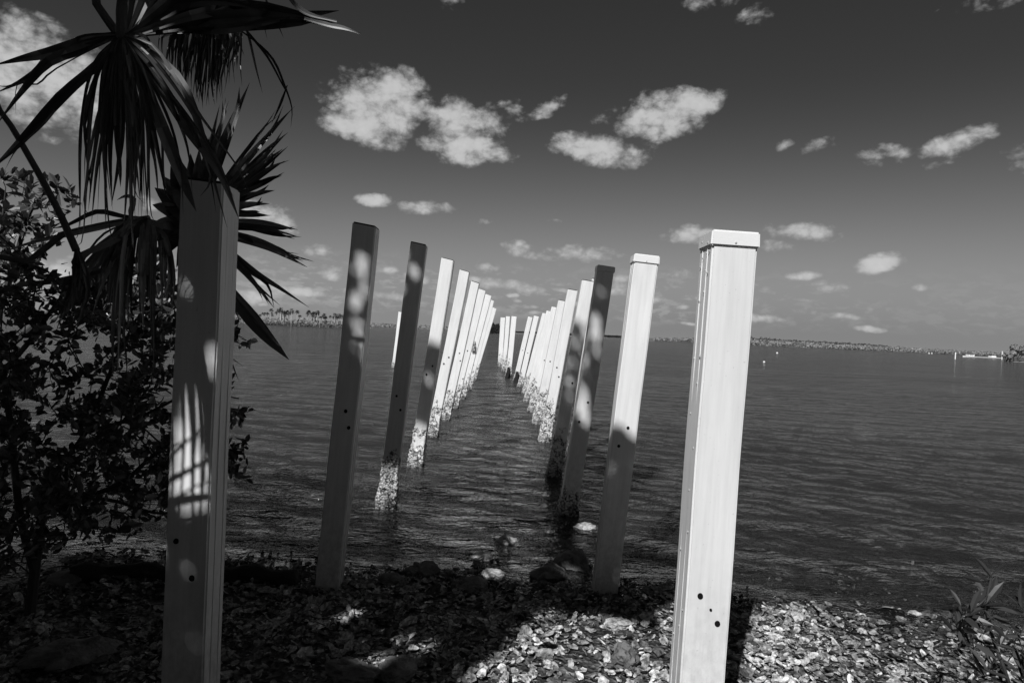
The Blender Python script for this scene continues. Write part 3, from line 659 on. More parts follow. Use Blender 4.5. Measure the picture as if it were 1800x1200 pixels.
# fan 2's hanging dry neighbour: a fringe of narrow strands
fd = MB()
for k in range(75):
    x0 = random.uniform(300, 425); x1 = 352 + (x0 - 360) * 1.0 + J(10); ye = 172 - abs(x1 - 362) * .75 + J(26)
    blade(fd, [(340 + (x0 - 350) * .3, -40, 2.3), (x0 * .6 + 140, 20, 2.3 + J(.1)), (x0, 60 + J(10), 2.3 + J(.12)), (x1, ye - 40, 2.32 + J(.1)), (x1 + J(8), ye, 2.3 + J(.1))], random.uniform(3, 8), n=10)
for pts in ([(400, 40), (445, 70), (480, 105), (500, 150), (513, 190), (511, 225)], [(420, 20), (436, 60), (450, 120), (462, 166)], [(410, 20), (430, 50), (470, 100), (497, 150), (505, 165)], [(462, -10), (480, 25), (499, 68)], [(505, 150), (492, 185), (477, 218)], [(440, 0), (455, 12), (470, 70)], [(395, 10), (415, 60), (430, 100)], [(470, 10), (488, 40)]):
    blade(fd, [(x, y, 2.1) for x, y in pts], 4.5, n=16)
o3 = pbuild(fd, 'dry_frond', M_frond, palm); petiole(o3, [P(345, -30, 2.3), P(300, -90, 2.3), P(150, -150, 2.3), crown])
# fan 3: the round fan behind the first left piling, spiky segments to the right
f3 = MB(); H3 = (340, 395, 2.75)
def seg3(pts, w_, d=2.75, **k): blade(f3, [(H3[0], H3[1], d)] + [(x, y, d + J(.05)) for x, y in pts], w_, **k)
tips = [(434, 155, 20), (402, 178, 14), (386, 185, 10), (508, 198, 13), (480, 203, 8), (498, 241, 18), (497, 262, 18), (500, 283, 15), (495, 309, 17), (482, 335, 16), (474, 358, 15), (470, 378, 14), (524, 404, 15), (518, 420, 14), (541, 470, 15), (528, 455, 8), (482, 541, 13), (476, 530, 8),
        (272, 330, 22), (268, 360, 22), (266, 395, 22), (272, 425, 20), (284, 308, 22), (300, 292, 22), (318, 282, 20), (335, 270, 20), (350, 262, 18), (368, 240, 14), (290, 450, 18), (310, 470, 16)]
for x, y, w_ in tips:
    dx, dy = x - H3[0], y - H3[1]; sag = 10 if x > 400 and y > 300 else 4
    seg3([(H3[0] + dx * .33, H3[1] + dy * .33 - sag * .7), (H3[0] + dx * .66, H3[1] + dy * .66 - sag), (x, y)], w_ * (1.05 if x > 360 else 1.4), w0=.6, peak=.4, side=J(.5))
    for _ in range(2 if x > 400 else 0): seg3([(H3[0] + dx * .4, H3[1] + dy * .4 - sag), (H3[0] + dx * .8, H3[1] + dy * .8 - sag * .5 + J(5)), (x + J(14), y + J(7) - 6)], w_ * .5, peak=.4, side=J(.5))
seg3([(400, 440), (450, 480), (490, 505), (543, 540)], 12, d=2.7)
seg3([(395, 430), (430, 470), (470, 500), (482, 541)], 9, d=2.7)
seg3([(380, 480), (430, 545), (470, 592), (508, 632)], 27, d=2.6, peak=.55); seg3([(390, 485), (440, 545), (480, 595), (497, 612)], 7, d=2.58); seg3([(375, 560), (400, 620), (420, 670)], 7, d=2.6); seg3([(370, 600), (405, 628), (430, 645)], 3, d=2.6)
o4 = pbuild(f3, 'frond', M_frond, palm); petiole(o4, [P(345, 400, 2.78), P(300, 430, 2.85), P(200, 470, 3.0), P(40, 500, 3.0), P(-120, 470, 2.9), crown])
# fan 4: folded fan hanging straight down over the shrub
f4 = MB(); H4 = (255, 384, 2.8)
for k in range(64):
    a = random.uniform(-1, 1); x1 = 250 + a * 45; x2 = 250 + a * random.uniform(50, 70) - 5; ye = random.uniform(470, 690) if abs(a) < .7 else random.uniform(440, 560)
    if k % 8 == 0: x1 -= 30; x2 -= 70 + J(20); ye = 500 + J(40)
    blade(f4, [(H4[0] + J(6), H4[1], 2.8), (x1, 410 + J(12), 2.8 + J(.1)), (x2, (ye + 430) / 2, 2.8 + J(.12)), (x2 + J(8), ye, 2.8 + J(.12))], random.uniform(4, 12), n=12, side=J(.6))
for pts in ([(200, 395), (120, 412), (60, 425), (-10, 448)], [(215, 380), (170, 372), (120, 395), (90, 402)], [(225, 395), (190, 440), (170, 470), (150, 470)], [(230, 385), (215, 420), (180, 500), (160, 560)], [(230, 380), (235, 350), (220, 345), (205, 352)]):
    blade(f4, [(H4[0], H4[1], 2.8)] + [(x, y, 2.75) for x, y in pts], 9, n=14)
o5 = pbuild(f4, 'dry_frond', M_dead, palm); petiole(o5, [P(262, 384, 2.8), P(200, 392, 2.8), P(110, 412, 2.75), P(-20, 448, 2.65), Vector((-2.7, 2.2, 2.3)), crown], .014, .011)
f5 = MB()                                     # a frond outside the frame whose bars of shadow lie on the first left piling
def sp(px, py): return ony(px, py, 2.24) + S * 1.55
def sblade(a, b, w_):
    q = bez([sp(*a), (sp(*a) + sp(*b)) / 2 + Vector((.01, 0, .01)), sp(*b)], 8); base = len(f5.v); n_ = len(q)
    for i, p in enumerate(q):
        tg = (q[min(i + 1, n_ - 1)] - q[max(i - 1, 0)]).normalized(); a_ = tg.cross(S).normalized(); k_ = w_ * .5 * (1 - .75 * (i / (n_ - 1)) ** 2)
        f5.v.extend([tuple(p + a_ * k_), tuple(p + S * k_ * .4), tuple(p - a_ * k_)])
    for i in range(n_ - 1):
        for k in range(2): f5.f.append((base + i * 3 + k, base + i * 3 + k + 1, base + (i + 1) * 3 + k + 1, base + (i + 1) * 3 + k))
for a, b, w_ in (((330, 600), (336, 960), .020), ((338, 590), (372, 900), .018), ((350, 590), (392, 960), .022), ((318, 600), (272, 860), .016), ((340, 600), (352, 940), .010), ((255, 870), (400, 790), .016), ((255, 812), (400, 740), .007), ((255, 893), (400, 868), .026), ((260, 925), (400, 900), .008), ((300, 640), (300, 980), .008), ((255, 850), (400, 700), .009), ((322, 620), (312, 960), .012), ((362, 640), (345, 960), .012), ((255, 905), (400, 825), .008)): sblade(a, b, w_)
o5b = pbuild(f5, 'frond', M_frond, palm); petiole(o5b, [sp(335, 560), sp(330, 480), sp(250, 380) + Vector((-.2, .1, .1)), crown])
o6 = MB()
for k in range(14):
    blade(o6, [(134, 430, 2.4), (140 + J(10), 470, 2.4), (130 + J(26), 520 + J(20), 2.42), (128 + J(34), 560 + J(50), 2.42)], random.uniform(4, 9), n=10)
o6 = pbuild(o6, 'frond', M_frond, palm); petiole(o6, [P(134, 440, 2.4), P(100, 365, 2.4), P(48, 270, 2.4), P(0, 195, 2.4), P(-90, 100, 2.4), crown], .013, .007)

# ------------------------------------------------------------------ shrub at left
def shrub(name, label, trunks, targets, leafmat, lsize, nleaf, seed, base, spread=.16, aspect=.5):
    rg = random.Random(seed); root = tag(empty(name, base), label, 'shrub')
    nodes = []; wood = MB()
    for pts, r0, r1 in trunks:
        q = bez(pts, 30); wood.tube(q, [r0 + (r1 - r0) * i / (len(q) - 1) for i in range(len(q))], 7); nodes += q
    lf = MB()
    for tg in targets:
        best = min(nodes, key=lambda n: (n - tg).length_squared)
        v = tg - best
        if v.length > .04:
            mid = best + v * .5 + Vector((rg.uniform(-1, 1), rg.uniform(-1, 1), rg.uniform(-.4, 1))) * v.length * .16
            q = bez([best, mid, tg], 6); rr = .0025 + .006 * min(1, v.length)
            wood.tube(q, [rr + (.0016 - rr) * i / (len(q) - 1) for i in range(len(q))], 4, False); nodes += q[1:]
        else: q = [best, tg]
        d = (q[-1] - q[-2]); d = d.normalized() if d.length > 1e-6 else Vector((0, 0, 1))
        d = (d + Vector((0, 0, .45))).normalized()
        for k in range(nleaf):
            t = rg.random() ** 1.5; pos = tg - d * t * spread * .8 + Vector((rg.gauss(0, 1), rg.gauss(0, 1), rg.gauss(0, 1))) * .008
            a = rg.random() * 6.28; s_ = d.orthogonal().normalized(); s2 = d.cross(s_)
            out = (s_ * math.cos(a) + s2 * math.sin(a)) * (.6 + t) + d * (1.0 - t * .5) + Vector((0, 0, .15))
            nv = (d + Vector((rg.gauss(0, .5), rg.gauss(0, .5), rg.gauss(0, .5) + .4)))
            ln = lsize * rg.uniform(.65, 1.15); lf.leaf(pos, out, nv, ln, ln * aspect, .15)
    for mb_, nm, mm_ in ((wood, 'branches', M_twig), (lf, 'foliage', leafmat)):
        mb_.v = [(a - base.x, b - base.y, c - base.z) for a, b, c in mb_.v]; mb_.build(nm, mm_, root)
    return root
rg = random.Random(11)
def inpoly(x, y, poly):
    c = False; j = len(poly) - 1
    for i in range(len(poly)):
        (x1, y1), (x2, y2) = poly[i], poly[j]
        if (y1 > y) != (y2 > y) and x < (x2 - x1) * (y - y1) / (y2 - y1) + x1: c = not c
        j = i
    return c
bp = onz(50, 1075, .1)
tr = [([bp - Vector((0, 0, .1)), P(62, 1000, 3.3), P(75, 900, 3.3), P(100, 830, 3.3), P(150, 760, 3.3), P(200, 640, 3.3), P(240, 560, 3.35)], .026, .006),
      ([P(62, 1010, 3.3), P(35, 900, 3.2), P(20, 760, 3.1), P(0, 640, 3.0), P(-60, 480, 3.0), P(10, 400, 3.1)], .02, .006),
      ([P(75, 900, 3.3), P(130, 880, 3.3), P(210, 850, 3.2), P(270, 800, 3.1), P(330, 760, 3.0)], .018, .005),
      ([P(0, 660, 3.0), P(60, 590, 3.1), P(110, 520, 3.2), P(160, 480, 3.2)], .014, .004),
      ([P(150, 760, 3.3), P(250, 730, 3.4), P(340, 690, 3.4), P(420, 700, 3.4)], .012, .003),
      ([P(90, 860, 3.3), P(200, 880, 3.4), P(300, 900, 3.5), P(400, 830, 3.5)], .012, .003)]
poly = [(-40, 460), (60, 455), (110, 480), (175, 500), (215, 600), (240, 570), (300, 560), (330, 600), (370, 640), (400, 720), (400, 800), (360, 900), (280, 920), (190, 940), (110, 960), (60, 1000), (-40, 1010)]
T_ = []
while len(T_) < 720:
    x, y = rg.uniform(-40, 400), rg.uniform(455, 1010)
    if not inpoly(x, y, poly): continue
    pr = .9 if y > 640 else .5
    if 560 < y < 690 and 60 < x < 210: pr = .25
    if y > 840: pr = .6
    if mn.noise(Vector((x / 55, y / 45, 3.3))) < -.02: pr *= .3
    if rg.random() > pr: continue
    T_.append(P(x, y, rg.uniform(2.75, 3.9)))
for x, y in [(414, 535), (420, 575), (412, 583), (432, 590), (412, 600), (405, 715), (430, 722), (440, 720), (410, 740), (412, 780), (425, 790), (437, 775), (410, 800), (418, 832), (432, 838), (405, 820), (404, 660)]: T_.append(P(x - 4, y + 4, 3.2 + rg.uniform(-.1, .1)))
shrub('mangrove_shrub', 'dense dark mangrove shrub over the water at the left edge, behind the largest dark piling', tr, T_, M_leaf_shrub, .050, 10, 5, bp)
bp2 = Vector((-3.6, 4.4, 0.0))
tr2 = [([bp2, P(-60, 900, 4.4), P(-30, 650, 4.4), P(20, 480, 4.4), P(50, 380, 4.3), P(85, 330, 4.3)], .04, .004),
       ([P(-30, 650, 4.4), P(100, 540, 4.5), P(180, 500, 4.6), P(260, 470, 4.6), P(290, 500, 4.6)], .02, .004), ([P(20, 480, 4.4), P(5, 400, 4.3), P(10, 330, 4.3)], .01, .003), ([P(30, 460, 4.4), P(70, 410, 4.4), P(110, 390, 4.4)], .008, .003)]
T2 = []
polyb = [(-30, 300), (30, 295), (60, 320), (90, 305), (122, 310), (120, 370), (90, 420), (60, 460), (-30, 500)]
polyc = [(100, 555), (150, 470), (200, 465), (235, 430), (290, 470), (320, 520), (320, 575), (200, 580)]
while len(T2) < 62:
    x, y = rg.uniform(-30, 122), rg.uniform(295, 500)
    if inpoly(x, y, polyb) and mn.noise(Vector((x / 30, y / 30, 1.3))) > -.15: T2.append(P(x, y, rg.uniform(4.1, 4.6)))
while len(T2) < 260:
    x, y = rg.uniform(100, 320), rg.uniform(430, 580)
    if inpoly(x, y, polyc) and rg.random() < .9: T2.append(P(x, y, rg.uniform(4.3, 5.0)))
shrub('mangrove_shrub', 'taller airy mangrove behind, its small leaves standing against the sky at far left', tr2, T2, M_leaf_shrub, .085, 7, 9, bp2)
# sprig plant lower right
bs = onz(1790, 1270, .14)
trs = [([bs, P(1770, 1190, 2.35), P(1745, 1120, 2.35), P(1735, 1060, 2.35), P(1742, 1015, 2.35)], .008, .003), ([P(1770, 1190, 2.35), P(1725, 1170, 2.3), P(1700, 1120, 2.3), P(1690, 1080, 2.3)], .006, .002),
       ([bs, P(1810, 1180, 2.3), P(1805, 1110, 2.3), P(1800, 1070, 2.3)], .006, .002)]
Ts = [P(x, y, 2.33 + rg.uniform(-.08, .08)) for x, y in [(1742, 1018), (1735, 1060), (1725, 1075), (1745, 1045), (1692, 1060), (1700, 1078), (1672, 1095), (1690, 1110), (1712, 1130), (1700, 1150), (1720, 1100), (1745, 1100), (1760, 1130), (1798, 1080), (1806, 1060), (1790, 1120), (1800, 1150), (1770, 1165), (1745, 1160), (1800, 1190), (1765, 1195), (1720, 1190), (1790, 1175)]]
shrub('beach_sprig', 'low sprig with slender leaves in the bottom right corner on the shells', trs, Ts, M_leaf_sprig, .085, 6, 3, bs, .07, .24)

# ------------------------------------------------------------------ oak behind the camera: its crown throws the shade over the near pilings
eu = Vector((math.cos(SUN_AZ), -math.sin(SUN_AZ), 0)); ev = Vector((math.sin(SUN_EL) * math.sin(SUN_AZ), math.sin(SUN_EL) * math.cos(SUN_AZ), math.cos(SUN_EL)))
def uv(p): p = Vector(p); return p.dot(eu), p.dot(ev)
def crown_density(u, v):
    d = 0.0
    if v < 1.42 and u > -1.3: return 1 if v < 1.35 - .03 * math.sin(u * 9) else 0  # unseen extra part of the crown, added to cut bounce off the ground
    edge = -1.15 if v < 2.36 else (-.54 if v < 3.23 else (-.6 - (v - 3.23) * 3.5 if v < 3.31 else (-1.02 - (v - 3.31) * 2 if v < 3.45 else -1.30)))
    edge += .03 * math.sin(v * 17) + .05 * mn.noise(Vector((u * 3, v * 5, 2)))
    top = 4.15 if u > -1.28 else (5.35 if u > -1.85 else (5.8 if u > -2.5 else (4.3 if u > -2.72 else 4.95)))
    if u < -3.2: top = 3.15
    if -3.85 < u < -3.33 and 4.66 < v < 5.32: return .9
    if u < edge and u > -4.3 and -1.2 < v < top: d = 1.0
    if u < -3.35: d *= .75
    if -1.78 < u < -1.50 and v > 4.25: d *= (.4 if v < 4.85 else .9)                     # spots on R3
    if -2.5 < u < -1.85 and v > 5.38: d *= .4                      # R4's head
    if 3.14 < v < 3.50 and -3.17 < u < -2.88: d = 0                 # L3's lit foot
    if v > 4.55 and -3.15 < u < -2.9: d *= .5
    return d
hl = []                                        # gaps that let the spots through
u2, v2 = uv(posts['L2'][0]); 
def on_post(key, z, dx=0):
    b, t, w_ = posts[key]; f = (z - b.z) / (t.z - b.z); p = b + (t - b) * f; p = p + Vector((dx, -w_ / 2, 0)); return uv(p)
for key, z, dx, r_ in (('R3', 1.62, -.02, .03), ('R3', 1.50, .01, .03), ('R3', 1.38, .03, .02), ('R3', 1.85, -.03, .012), ('R3', 1.02, -.03, .025), ('R3', .92, -.02, .03), ('R3', .82, .01, .03), ('R4', 1.0, -.01, .03), ('R4', .85, .02, .02), ('L3', 1.95, .0, .02), ('L4', .95, .01, .03), ('L2', 1.62, -.005, .024), ('L2', 1.70, .045, .012), ('L2', 1.50, .0, .014), ('L2', 1.79, .03, .010), ('L2', 1.86, .0, .012), ('L2', 1.80, -.03, .006), ('L2', 1.42, .04, .012),
                       ('L1', 1.24, .0, .014), ('L1', 1.18, -.005, .022), ('L1', 1.11, -.012, .028), ('L1', 1.04, -.018, .034), ('L1', .97, -.018, .034), ('L1', .92, -.005, .03), ('L1', 1.02, .03, .024), ('L1', .94, .03, .022), ('L1', 1.36, .05, .008)):
    uu, vv = on_post(key, z, dx); hl.append((uu, vv, r_))
for px, py, d_, r_ in ((405, 215, 2.75, .045), (470, 262, 2.75, .03), (600, 48, 1.86, .035), (560, 34, 1.88, .03), (430, 300, 2.75, .02)):
    a_, b_ = uv(P(px, py, d_)); hl.append((a_, b_, r_))
for px, py, r_ in ((892, 953, .075), (850, 978, .06), (868, 1010, .065), (1030, 928, .07), (632, 1092, .045), (722, 1135, .03), (752, 1152, .03), (690, 1178, .05)):
    a_, b_ = uv(onz(px, py)); hl.append((a_, b_, r_))
oak_base = Vector((-4.6, -4.0, hz(-4.6, -4.0)))
oak = tag(empty('oak_tree', oak_base), 'broad oak standing behind the viewer whose crown shades the near left pilings', 'tree')
cl = MB(); wood = MB(); cnodes = []
orng = random.Random(21); nl = 0; tries = 0
while nl < 54000 and tries < 1500000:
    tries += 1
    big = nl > 46000
    u, v = (orng.uniform(-4.3, 2.6), orng.uniform(-1.2, 1.3)) if big else (orng.uniform(-4.3, -.5), orng.uniform(.9, 5.8))
    if orng.random() > crown_density(u, v): continue
    if any((u - a) ** 2 + (v - b_) ** 2 < (c_ + .02) ** 2 for a, b_, c_ in hl): continue
    y0 = (eu * u + ev * v).y; tmin = max(4.6, (y0 + .45) / .689); t = tmin + orng.random() ** .8 * 1.5
    p = eu * u + ev * v + S * t
    if u > -1.15 and v > 2.3: nl -= .6
    ln = orng.uniform(.06, .10) * (1.9 if big else 1); d_ = Vector((orng.gauss(0, 1), orng.gauss(0, 1), orng.gauss(0, 1))).normalized()
    nrm = (S * 1.2 + Vector((orng.gauss(0, .6), orng.gauss(0, .6), orng.gauss(0, .6)))).normalized()
    cl.leaf(p - d_ * ln * .5, d_, nrm, ln, ln * .55, .1); nl += 1
    if orng.random() < 1 / 500: cnodes.append(p)
fork = oak_base + Vector((.2, .3, 3.6))
wood.tube(bez([oak_base - Vector((0, 0, .3)), oak_base + Vector((.1, 0, 1.5)), fork], 14), [.26 - .006 * i for i in range(15)][:len(bez([oak_base, oak_base, fork], 14))], 12)
for c_ in cnodes:
    m_ = (fork + c_) / 2 + Vector((orng.uniform(-.3, .3), orng.uniform(-.5, 0), .5))
    q = bez([fork, m_, c_ + Vector((0, 0, .02))], 12)
    if any((uv(w_)[0] - a) ** 2 + (uv(w_)[1] - b_) ** 2 < (r_ + .05) ** 2 for w_ in q for a, b_, r_ in hl): continue
    wood.tube(q, [.035 * (1 - i / len(q)) + .003 for i in range(len(q))], 5, False)
for mb_, nm, mm_ in ((wood, 'trunk', M_bark), (cl, 'crown', M_leaf_canopy)):
    mb_.v = [(a - oak_base.x, b - oak_base.y, c - oak_base.z) for a, b, c in mb_.v]; mb_.build(nm, mm_, oak)

# unseen thicket added around the viewer to keep sky light off the pilings
hb = MB(); hr = random.Random(31)
for k in range(15000):
    x = hr.uniform(-11, 11); y = -2.7 - 1.6 * hr.random(); z = .1 + (3.3 + .5 * math.sin(x * 1.3) + .3 * math.sin(x * 3.1)) * hr.random() ** .8
    if x < -1.5: z *= 1.15
    hb.leaf(Vector((x, y, z)), Vector((hr.gauss(0, 1), hr.gauss(0, .6), hr.gauss(0, 1))), Vector((hr.gauss(0, .5), 1, hr.gauss(0, .5))), hr.uniform(.12, .22), hr.uniform(.08, .13))
for k in range(12000):
    sd_ = -1 if hr.random() < .6 else 1
    x = sd_ * (4.9 + 1.3 * hr.random()); y = hr.uniform(-3, 4.2 if sd_ < 0 else 1.5); z = .1 + (2.6 + .4 * math.sin(y * 1.7)) * hr.random() ** .8
    hb.leaf(Vector((x, y, z)), Vector((hr.gauss(0, .6), hr.gauss(0, 1), hr.gauss(0, 1))), Vector((1, hr.gauss(0, .5), hr.gauss(0, .5))), hr.uniform(.12, .22), hr.uniform(.08, .13))
tag(hb.build('sky_block_thicket', M_leaf_canopy), 'unseen thicket added behind the viewer to hold back sky light', 'thicket', kind='stuff')

# ------------------------------------------------------------------ far shores
def land(name, px0, px1, dist, hgt, depth, m=M_farland):
    """low spit of land standing out of the water between two bearings"""
    n = 60; mb = MB(); rows = 6
    for i in range(n + 1):
        px = px0 + (px1 - px0) * i / n; p = ony(px, 600, dist); e = min(1, 4 * min(i, n - i) / n) ** .5
        for j in range(rows + 1):
            f = j / rows; z = -.4 + (hgt + .4) * math.sin(math.pi * min(1, f * 1.02 + .0)) ** .5 * e * (1 + .15 * math.sin(i * .9 + j))
            mb.v.append((p.x * (1 + depth * f / dist), dist + depth * f + .6 * math.sin(i * .7), z if 0 < j < rows else -.5))
    for i in range(n):
        for j in range(rows):
            a = i * (rows + 1) + j; mb.f.append((a, a + rows + 1, a + rows + 2, a + 1))
    return tag(mb.build(name, m, smooth=True), kind='structure')
def thicket(name, label, px0, px1, dist, depth, hf, count, m, leaf=.5, low=0.0, seed=1):
    r_ = random.Random(seed); mb = MB()
    for k in range(count):
        px = r_.uniform(px0, px1); f = r_.random(); d = dist + depth * f; p = ony(px, 600, dist); p = Vector((p.x * d / dist, d, 0))
        top = hf(px) * (.75 + .5 * abs(mn.noise(Vector((px * .12, f * 3, seed))))) * (.8 + .35 * f)
        z = low + (top - low) * r_.random() ** .7
        a = r_.random() * 6.28; s_ = leaf * r_.uniform(.5, 1.2); u_ = Vector((r_.gauss(0, 1), r_.gauss(0, .4), r_.gauss(0, .7))).normalized(); w_ = u_.cross(Vector((r_.gauss(0, .5), 1, r_.gauss(0, .6)))).normalized()
        c_ = Vector((p.x, p.y, z)); mb.add([c_ - u_ * s_, c_ - w_ * s_ * .6, c_ + u_ * s_, c_ + w_ * s_ * .6], [(0, 1, 2, 3)])
    return tag(mb.build(name, m), label, 'shrubbery', kind='stuff')
land('island_land', 150, 655, 236, .5, 30)
thicket('island_scrub', 'pale scrub covering the low palm island at left', 150, 650, 238, 22, lambda x: 2.5 if x < 590 else 2.5 - (x - 590) * .02, 12000, M_far, .42, .2, 3)
thicket('shore_bushes', 'darker bushes along the water of the palm island', 430, 640, 236.5, 3, lambda x: 1.0 + .6 * math.sin(x * .35) + .3 * math.sin(x * 1.1), 1600, mat('far_bush', .1, .9, .1, extra=isl(.04, .15)), .34, .1, 4)
land('far_shore_land', 640, 1075, 520, .6, 60)
thicket('far_scrub', 'thin line of far shore scrub behind the pilings', 640, 870, 525, 30, lambda x: 3.2 if x < 790 else 2.3, 5000, M_far, .7, .3, 6)
thicket('far_low_scrub', 'very thin dark shore line right of the far pilings', 905, 1110, 700, 30, lambda x: 2.2, 3000, M_far_dark, .8, .2, 8)
thicket('dark_islet', 'small dark tree covered islet in the gap of the dock rows', 858, 884, 400, 12, lambda x: 5.2 + .8 * math.sin(x * .8) + .5 * math.sin(x * 2.1), 3600, M_far_dark, .7, -.2, 9)
land('right_shore_land', 1080, 2000, 330, .5, 60)
thicket('right_shore_woods', 'long low wooded shore across the bay at right', 1150, 1770, 332, 40, lambda x: (1.5 + (x - 1150) * .012) if x < 1320 else (3.0 - (x - 1320) * .0022), 26000, M_far, .55, .3, 12)
thicket('right_shore_crowns', 'darker tree crowns along the top of the right shore', 1300, 1560, 372, 10, lambda x: 4.3 - (x - 1320) * .005, 2600, mat('far_crowns', .08, .9, .1, extra=isl(.03, .12)), .55, 2.6, 13)
# island palms: one built, the rest copied
pr_ = tag(empty('far_palm'), 'x', 'palm tree')
mb = MB(); mb.tube([(0, 0, -.3), (.05, 0, 2), (0, 0, 4.6)], [.13, .10, .09], 5); mb.build('trunk', M_far_trunk, pr_)
mb = MB(); r_ = random.Random(5)
for k in range(34):
    a = r_.random() * 6.28; e = r_.uniform(-.7, 1.1); dv = Vector((math.cos(a) * math.cos(e), math.sin(a) * math.cos(e), math.sin(e))); c_ = Vector((0, 0, 4.7))
    s_ = dv.cross(Vector((0, 0, 1))).normalized() * .16; tip = c_ + dv * r_.uniform(.65, .95) + Vector((0, 0, -.12)); md = c_ + dv * .5
    mb.add([c_, md + s_, tip, md - s_], [(0, 1, 2, 3)])
mb.build('crown', M_far_palm, pr_)
first = True; prr = random.Random(77); prof = [(400, .8), (455, .8), (490, .95), (540, .97), (600, .82), (640, .66), (655, .6)]
xs_ = sorted([prr.uniform(395, 602) for _ in range(105)] + [prr.uniform(602, 648) for _ in range(8)])
for i, x in enumerate(xs_):
    if first: o = pr_; first = False
    else:
        o = pr_.copy(); scene.collection.objects.link(o)
        for ch in list(pr_.children):
            c_ = ch.copy(); scene.collection.objects.link(c_); c_.parent = o
    d = prr.uniform(238, 262); p = ony(x, 600, 240); sc_ = float(np.interp(x, [a for a, _ in prof], [b for _, b in prof])) * prr.uniform(.74, 1.0)
    o.location = (p.x * d / 240, d, 0); o.rotation_euler = (prr.gauss(0, .05), prr.gauss(0, .06), prr.random() * 6.28); o.scale = (1, 1, sc_) 
    s_ = prr.uniform(1.0, 1.3); o.scale = (s_, s_, s_ * sc_)
    tag(o, 'one of the small distant palms crowding the low island at left', 'palm tree', 'distant palms on the left island')
pr_['label'] = 'one of the small distant palms crowding the low island at left'
# mangrove clumps at the right edge
for i, (x, wpx, ht, lab) in enumerate(((1772, 18, 2.4, 'smaller pale mangrove clump at the left end of the right headland'), (1792, 26, 3.6, 'bushy pale mangrove clump at the right edge of the photo'), (1830, 30, 4.2, 'tallest mangrove clump at the right headland running out of the photo'))):
    b = ony(x, 600, 130); b.z = 0; r_ = random.Random(90 + i); tr_ = tag(empty('far_mangrove', b), lab, 'tree', 'mangroves of the right headland'); mb = MB(); rad = wpx / FPX * 130 * .5
    cs = [(Vector((r_.uniform(-1, 1) * rad, r_.uniform(-1, 1) * rad, r_.uniform(.35, .85) * ht)), r_.uniform(.35, .6) * rad) for _ in range(9)]
    for k in range(1500):
        c_, rr = cs[k % 9]; v_ = rv(); q_ = c_ + v_ * rr * r_.uniform(.75, 1.0); l_ = .16
        a_ = v_.orthogonal().normalized(); b2 = v_.cross(a_); mb.add([q_ - a_ * l_, q_ - b2 * l_, q_ + a_ * l_, q_ + b2 * l_], [(0, 1, 2, 3)])
    mb.build('crown', M_far, tr_); mb = MB()
    for k in range(5):
        mb.tube([(r_.uniform(-1, 1) * rad * .7, r_.uniform(-.5, .5) * rad, -.3), tuple(cs[k][0])], [.08, .04], 5)
    mb.build('trunk', M_twig, tr_)
land('headland', 1762, 1960, 126, .35, 14, M_farland)
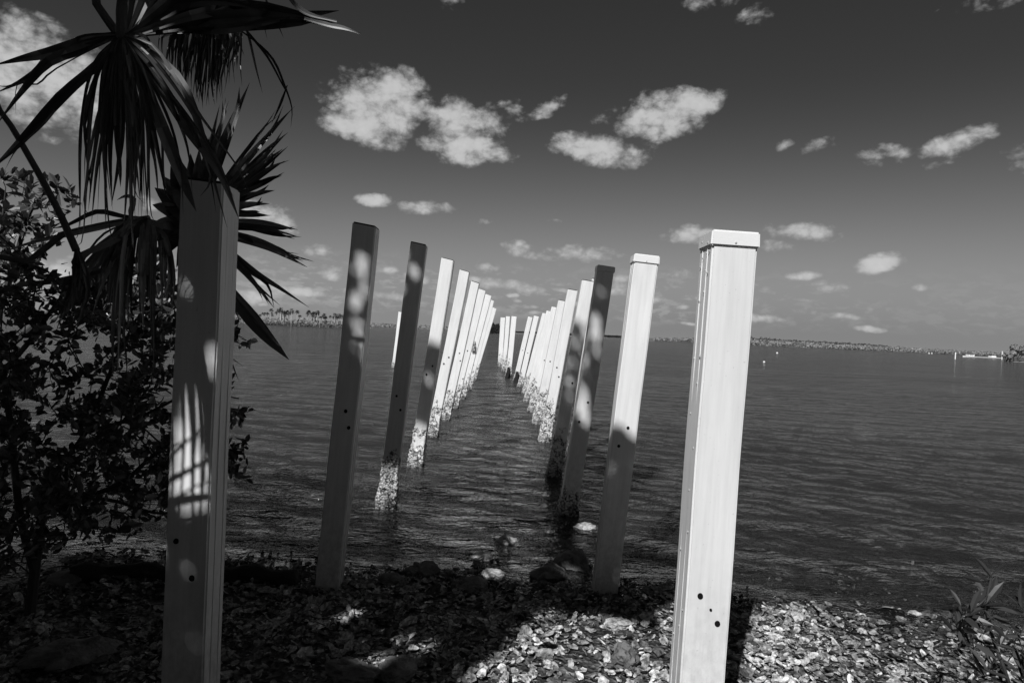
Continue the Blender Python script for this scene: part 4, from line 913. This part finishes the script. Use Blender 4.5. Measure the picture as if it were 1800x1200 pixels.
# channel posts, buoys, moored boat
for x, yt, yb, lab in ((1679, 619, 631, 'white channel post left of the long moored boat'), (1761, 617, 632, 'white channel post right of the long moored boat')):
    b = onz(x, yb); t = ony(x, yt, b.y); rt = tag(empty('channel_post', b), lab, 'post', 'white channel posts'); mb = MB()
    mb.tube([(0, 0, -.6), (0, 0, t.z - .15)], [.10, .10], 10); mb.build('pole', M_white, rt); mb = MB(); mb.tube([(0, 0, t.z - .15), (0, 0, t.z)], [.13, .03], 10); mb.build('cap', M_white, rt)
for x, y, s_, lab in ((1343, 637, .085, 'nearer small white buoy right of the big white piling'), (1366, 621, .14, 'farther small white buoy right of the big white piling'), (1633, 621.5, .3, 'tiny white buoy near the right shore'), (1638, 621.7, .3, 'second tiny white buoy near the right shore, just right of the other')):
    b = onz(x, y); rt = tag(empty('mooring_buoy', b), lab, 'buoy', 'small white buoys'); bm = bmesh.new(); bmesh.ops.create_uvsphere(bm, u_segments=14, v_segments=10, radius=s_)
    for v in bm.verts: v.co.z = v.co.z * .95 + s_ * .45
    bm_obj(bm, 'float', M_white, rt, True); mb = MB(); mb.tube([(0, 0, s_ * 1.3), (0, 0, s_ * 1.8)], [s_ * .16, s_ * .12], 8); mb.build('ring_post', M_dark, rt)
bb = ony(1725, 626, 205); bb.z = -.12; boat = tag(empty('moored_boat', bb), 'long low white boat moored off the right shore between two channel posts', 'boat')
mb = MB(); secs = []
for i in range(13):
    f = i / 12; x = -5.6 + 11.2 * f; hw = 1.15 * (1 - max(0, (.25 - f) / .25) ** 2.2) + .02; sheer = .55 + .35 * max(0, (.35 - f)) ** 1.2
    secs.append([(x, -hw, sheer), (x + .1, -hw * .8, 0), (x + .1, 0, -.25), (x + .1, hw * .8, 0), (x, hw, sheer)])
for s_ in secs: mb.v.extend(s_)
for i in range(12):
    for k in range(4): mb.f.append((i * 5 + k, i * 5 + k + 1, i * 5 + 6 + k, i * 5 + 5 + k))
    mb.f.append((i * 5, i * 5 + 5, i * 5 + 9, i * 5 + 4))
mb.f.append((0, 4, 3, 2, 1)); mb.f.append((60, 61, 62, 63, 64)); mb.build('hull', M_white, boat)
def bx(mb, x0, x1, y0, y1, z0, z1): mb.add([(x0, y0, z0), (x1, y0, z0), (x1, y1, z0), (x0, y1, z0), (x0, y0, z1), (x1, y0, z1), (x1, y1, z1), (x0, y1, z1)], [(0, 3, 2, 1), (4, 5, 6, 7), (0, 1, 5, 4), (1, 2, 6, 5), (2, 3, 7, 6), (3, 0, 4, 7)])
mb = MB(); bx(mb, -4.2, -2.6, -.8, .8, .5, 1.25); cb = mb.build('cabin', M_white, boat); mb = MB(); bx(mb, -4.0, -2.8, -.815, -.79, .85, 1.1); mb.build('window', M_dark, cb)
mb = MB(); bx(mb, 2.6, 4.0, -.7, .7, .5, 1.1); mb.build('console', M_white, boat); mb = MB(); bx(mb, 5.6, 5.95, -.25, .25, -.2, .9); mb.build('outboard_motor', M_dark, boat)
boat.scale = (1, 1, .72)
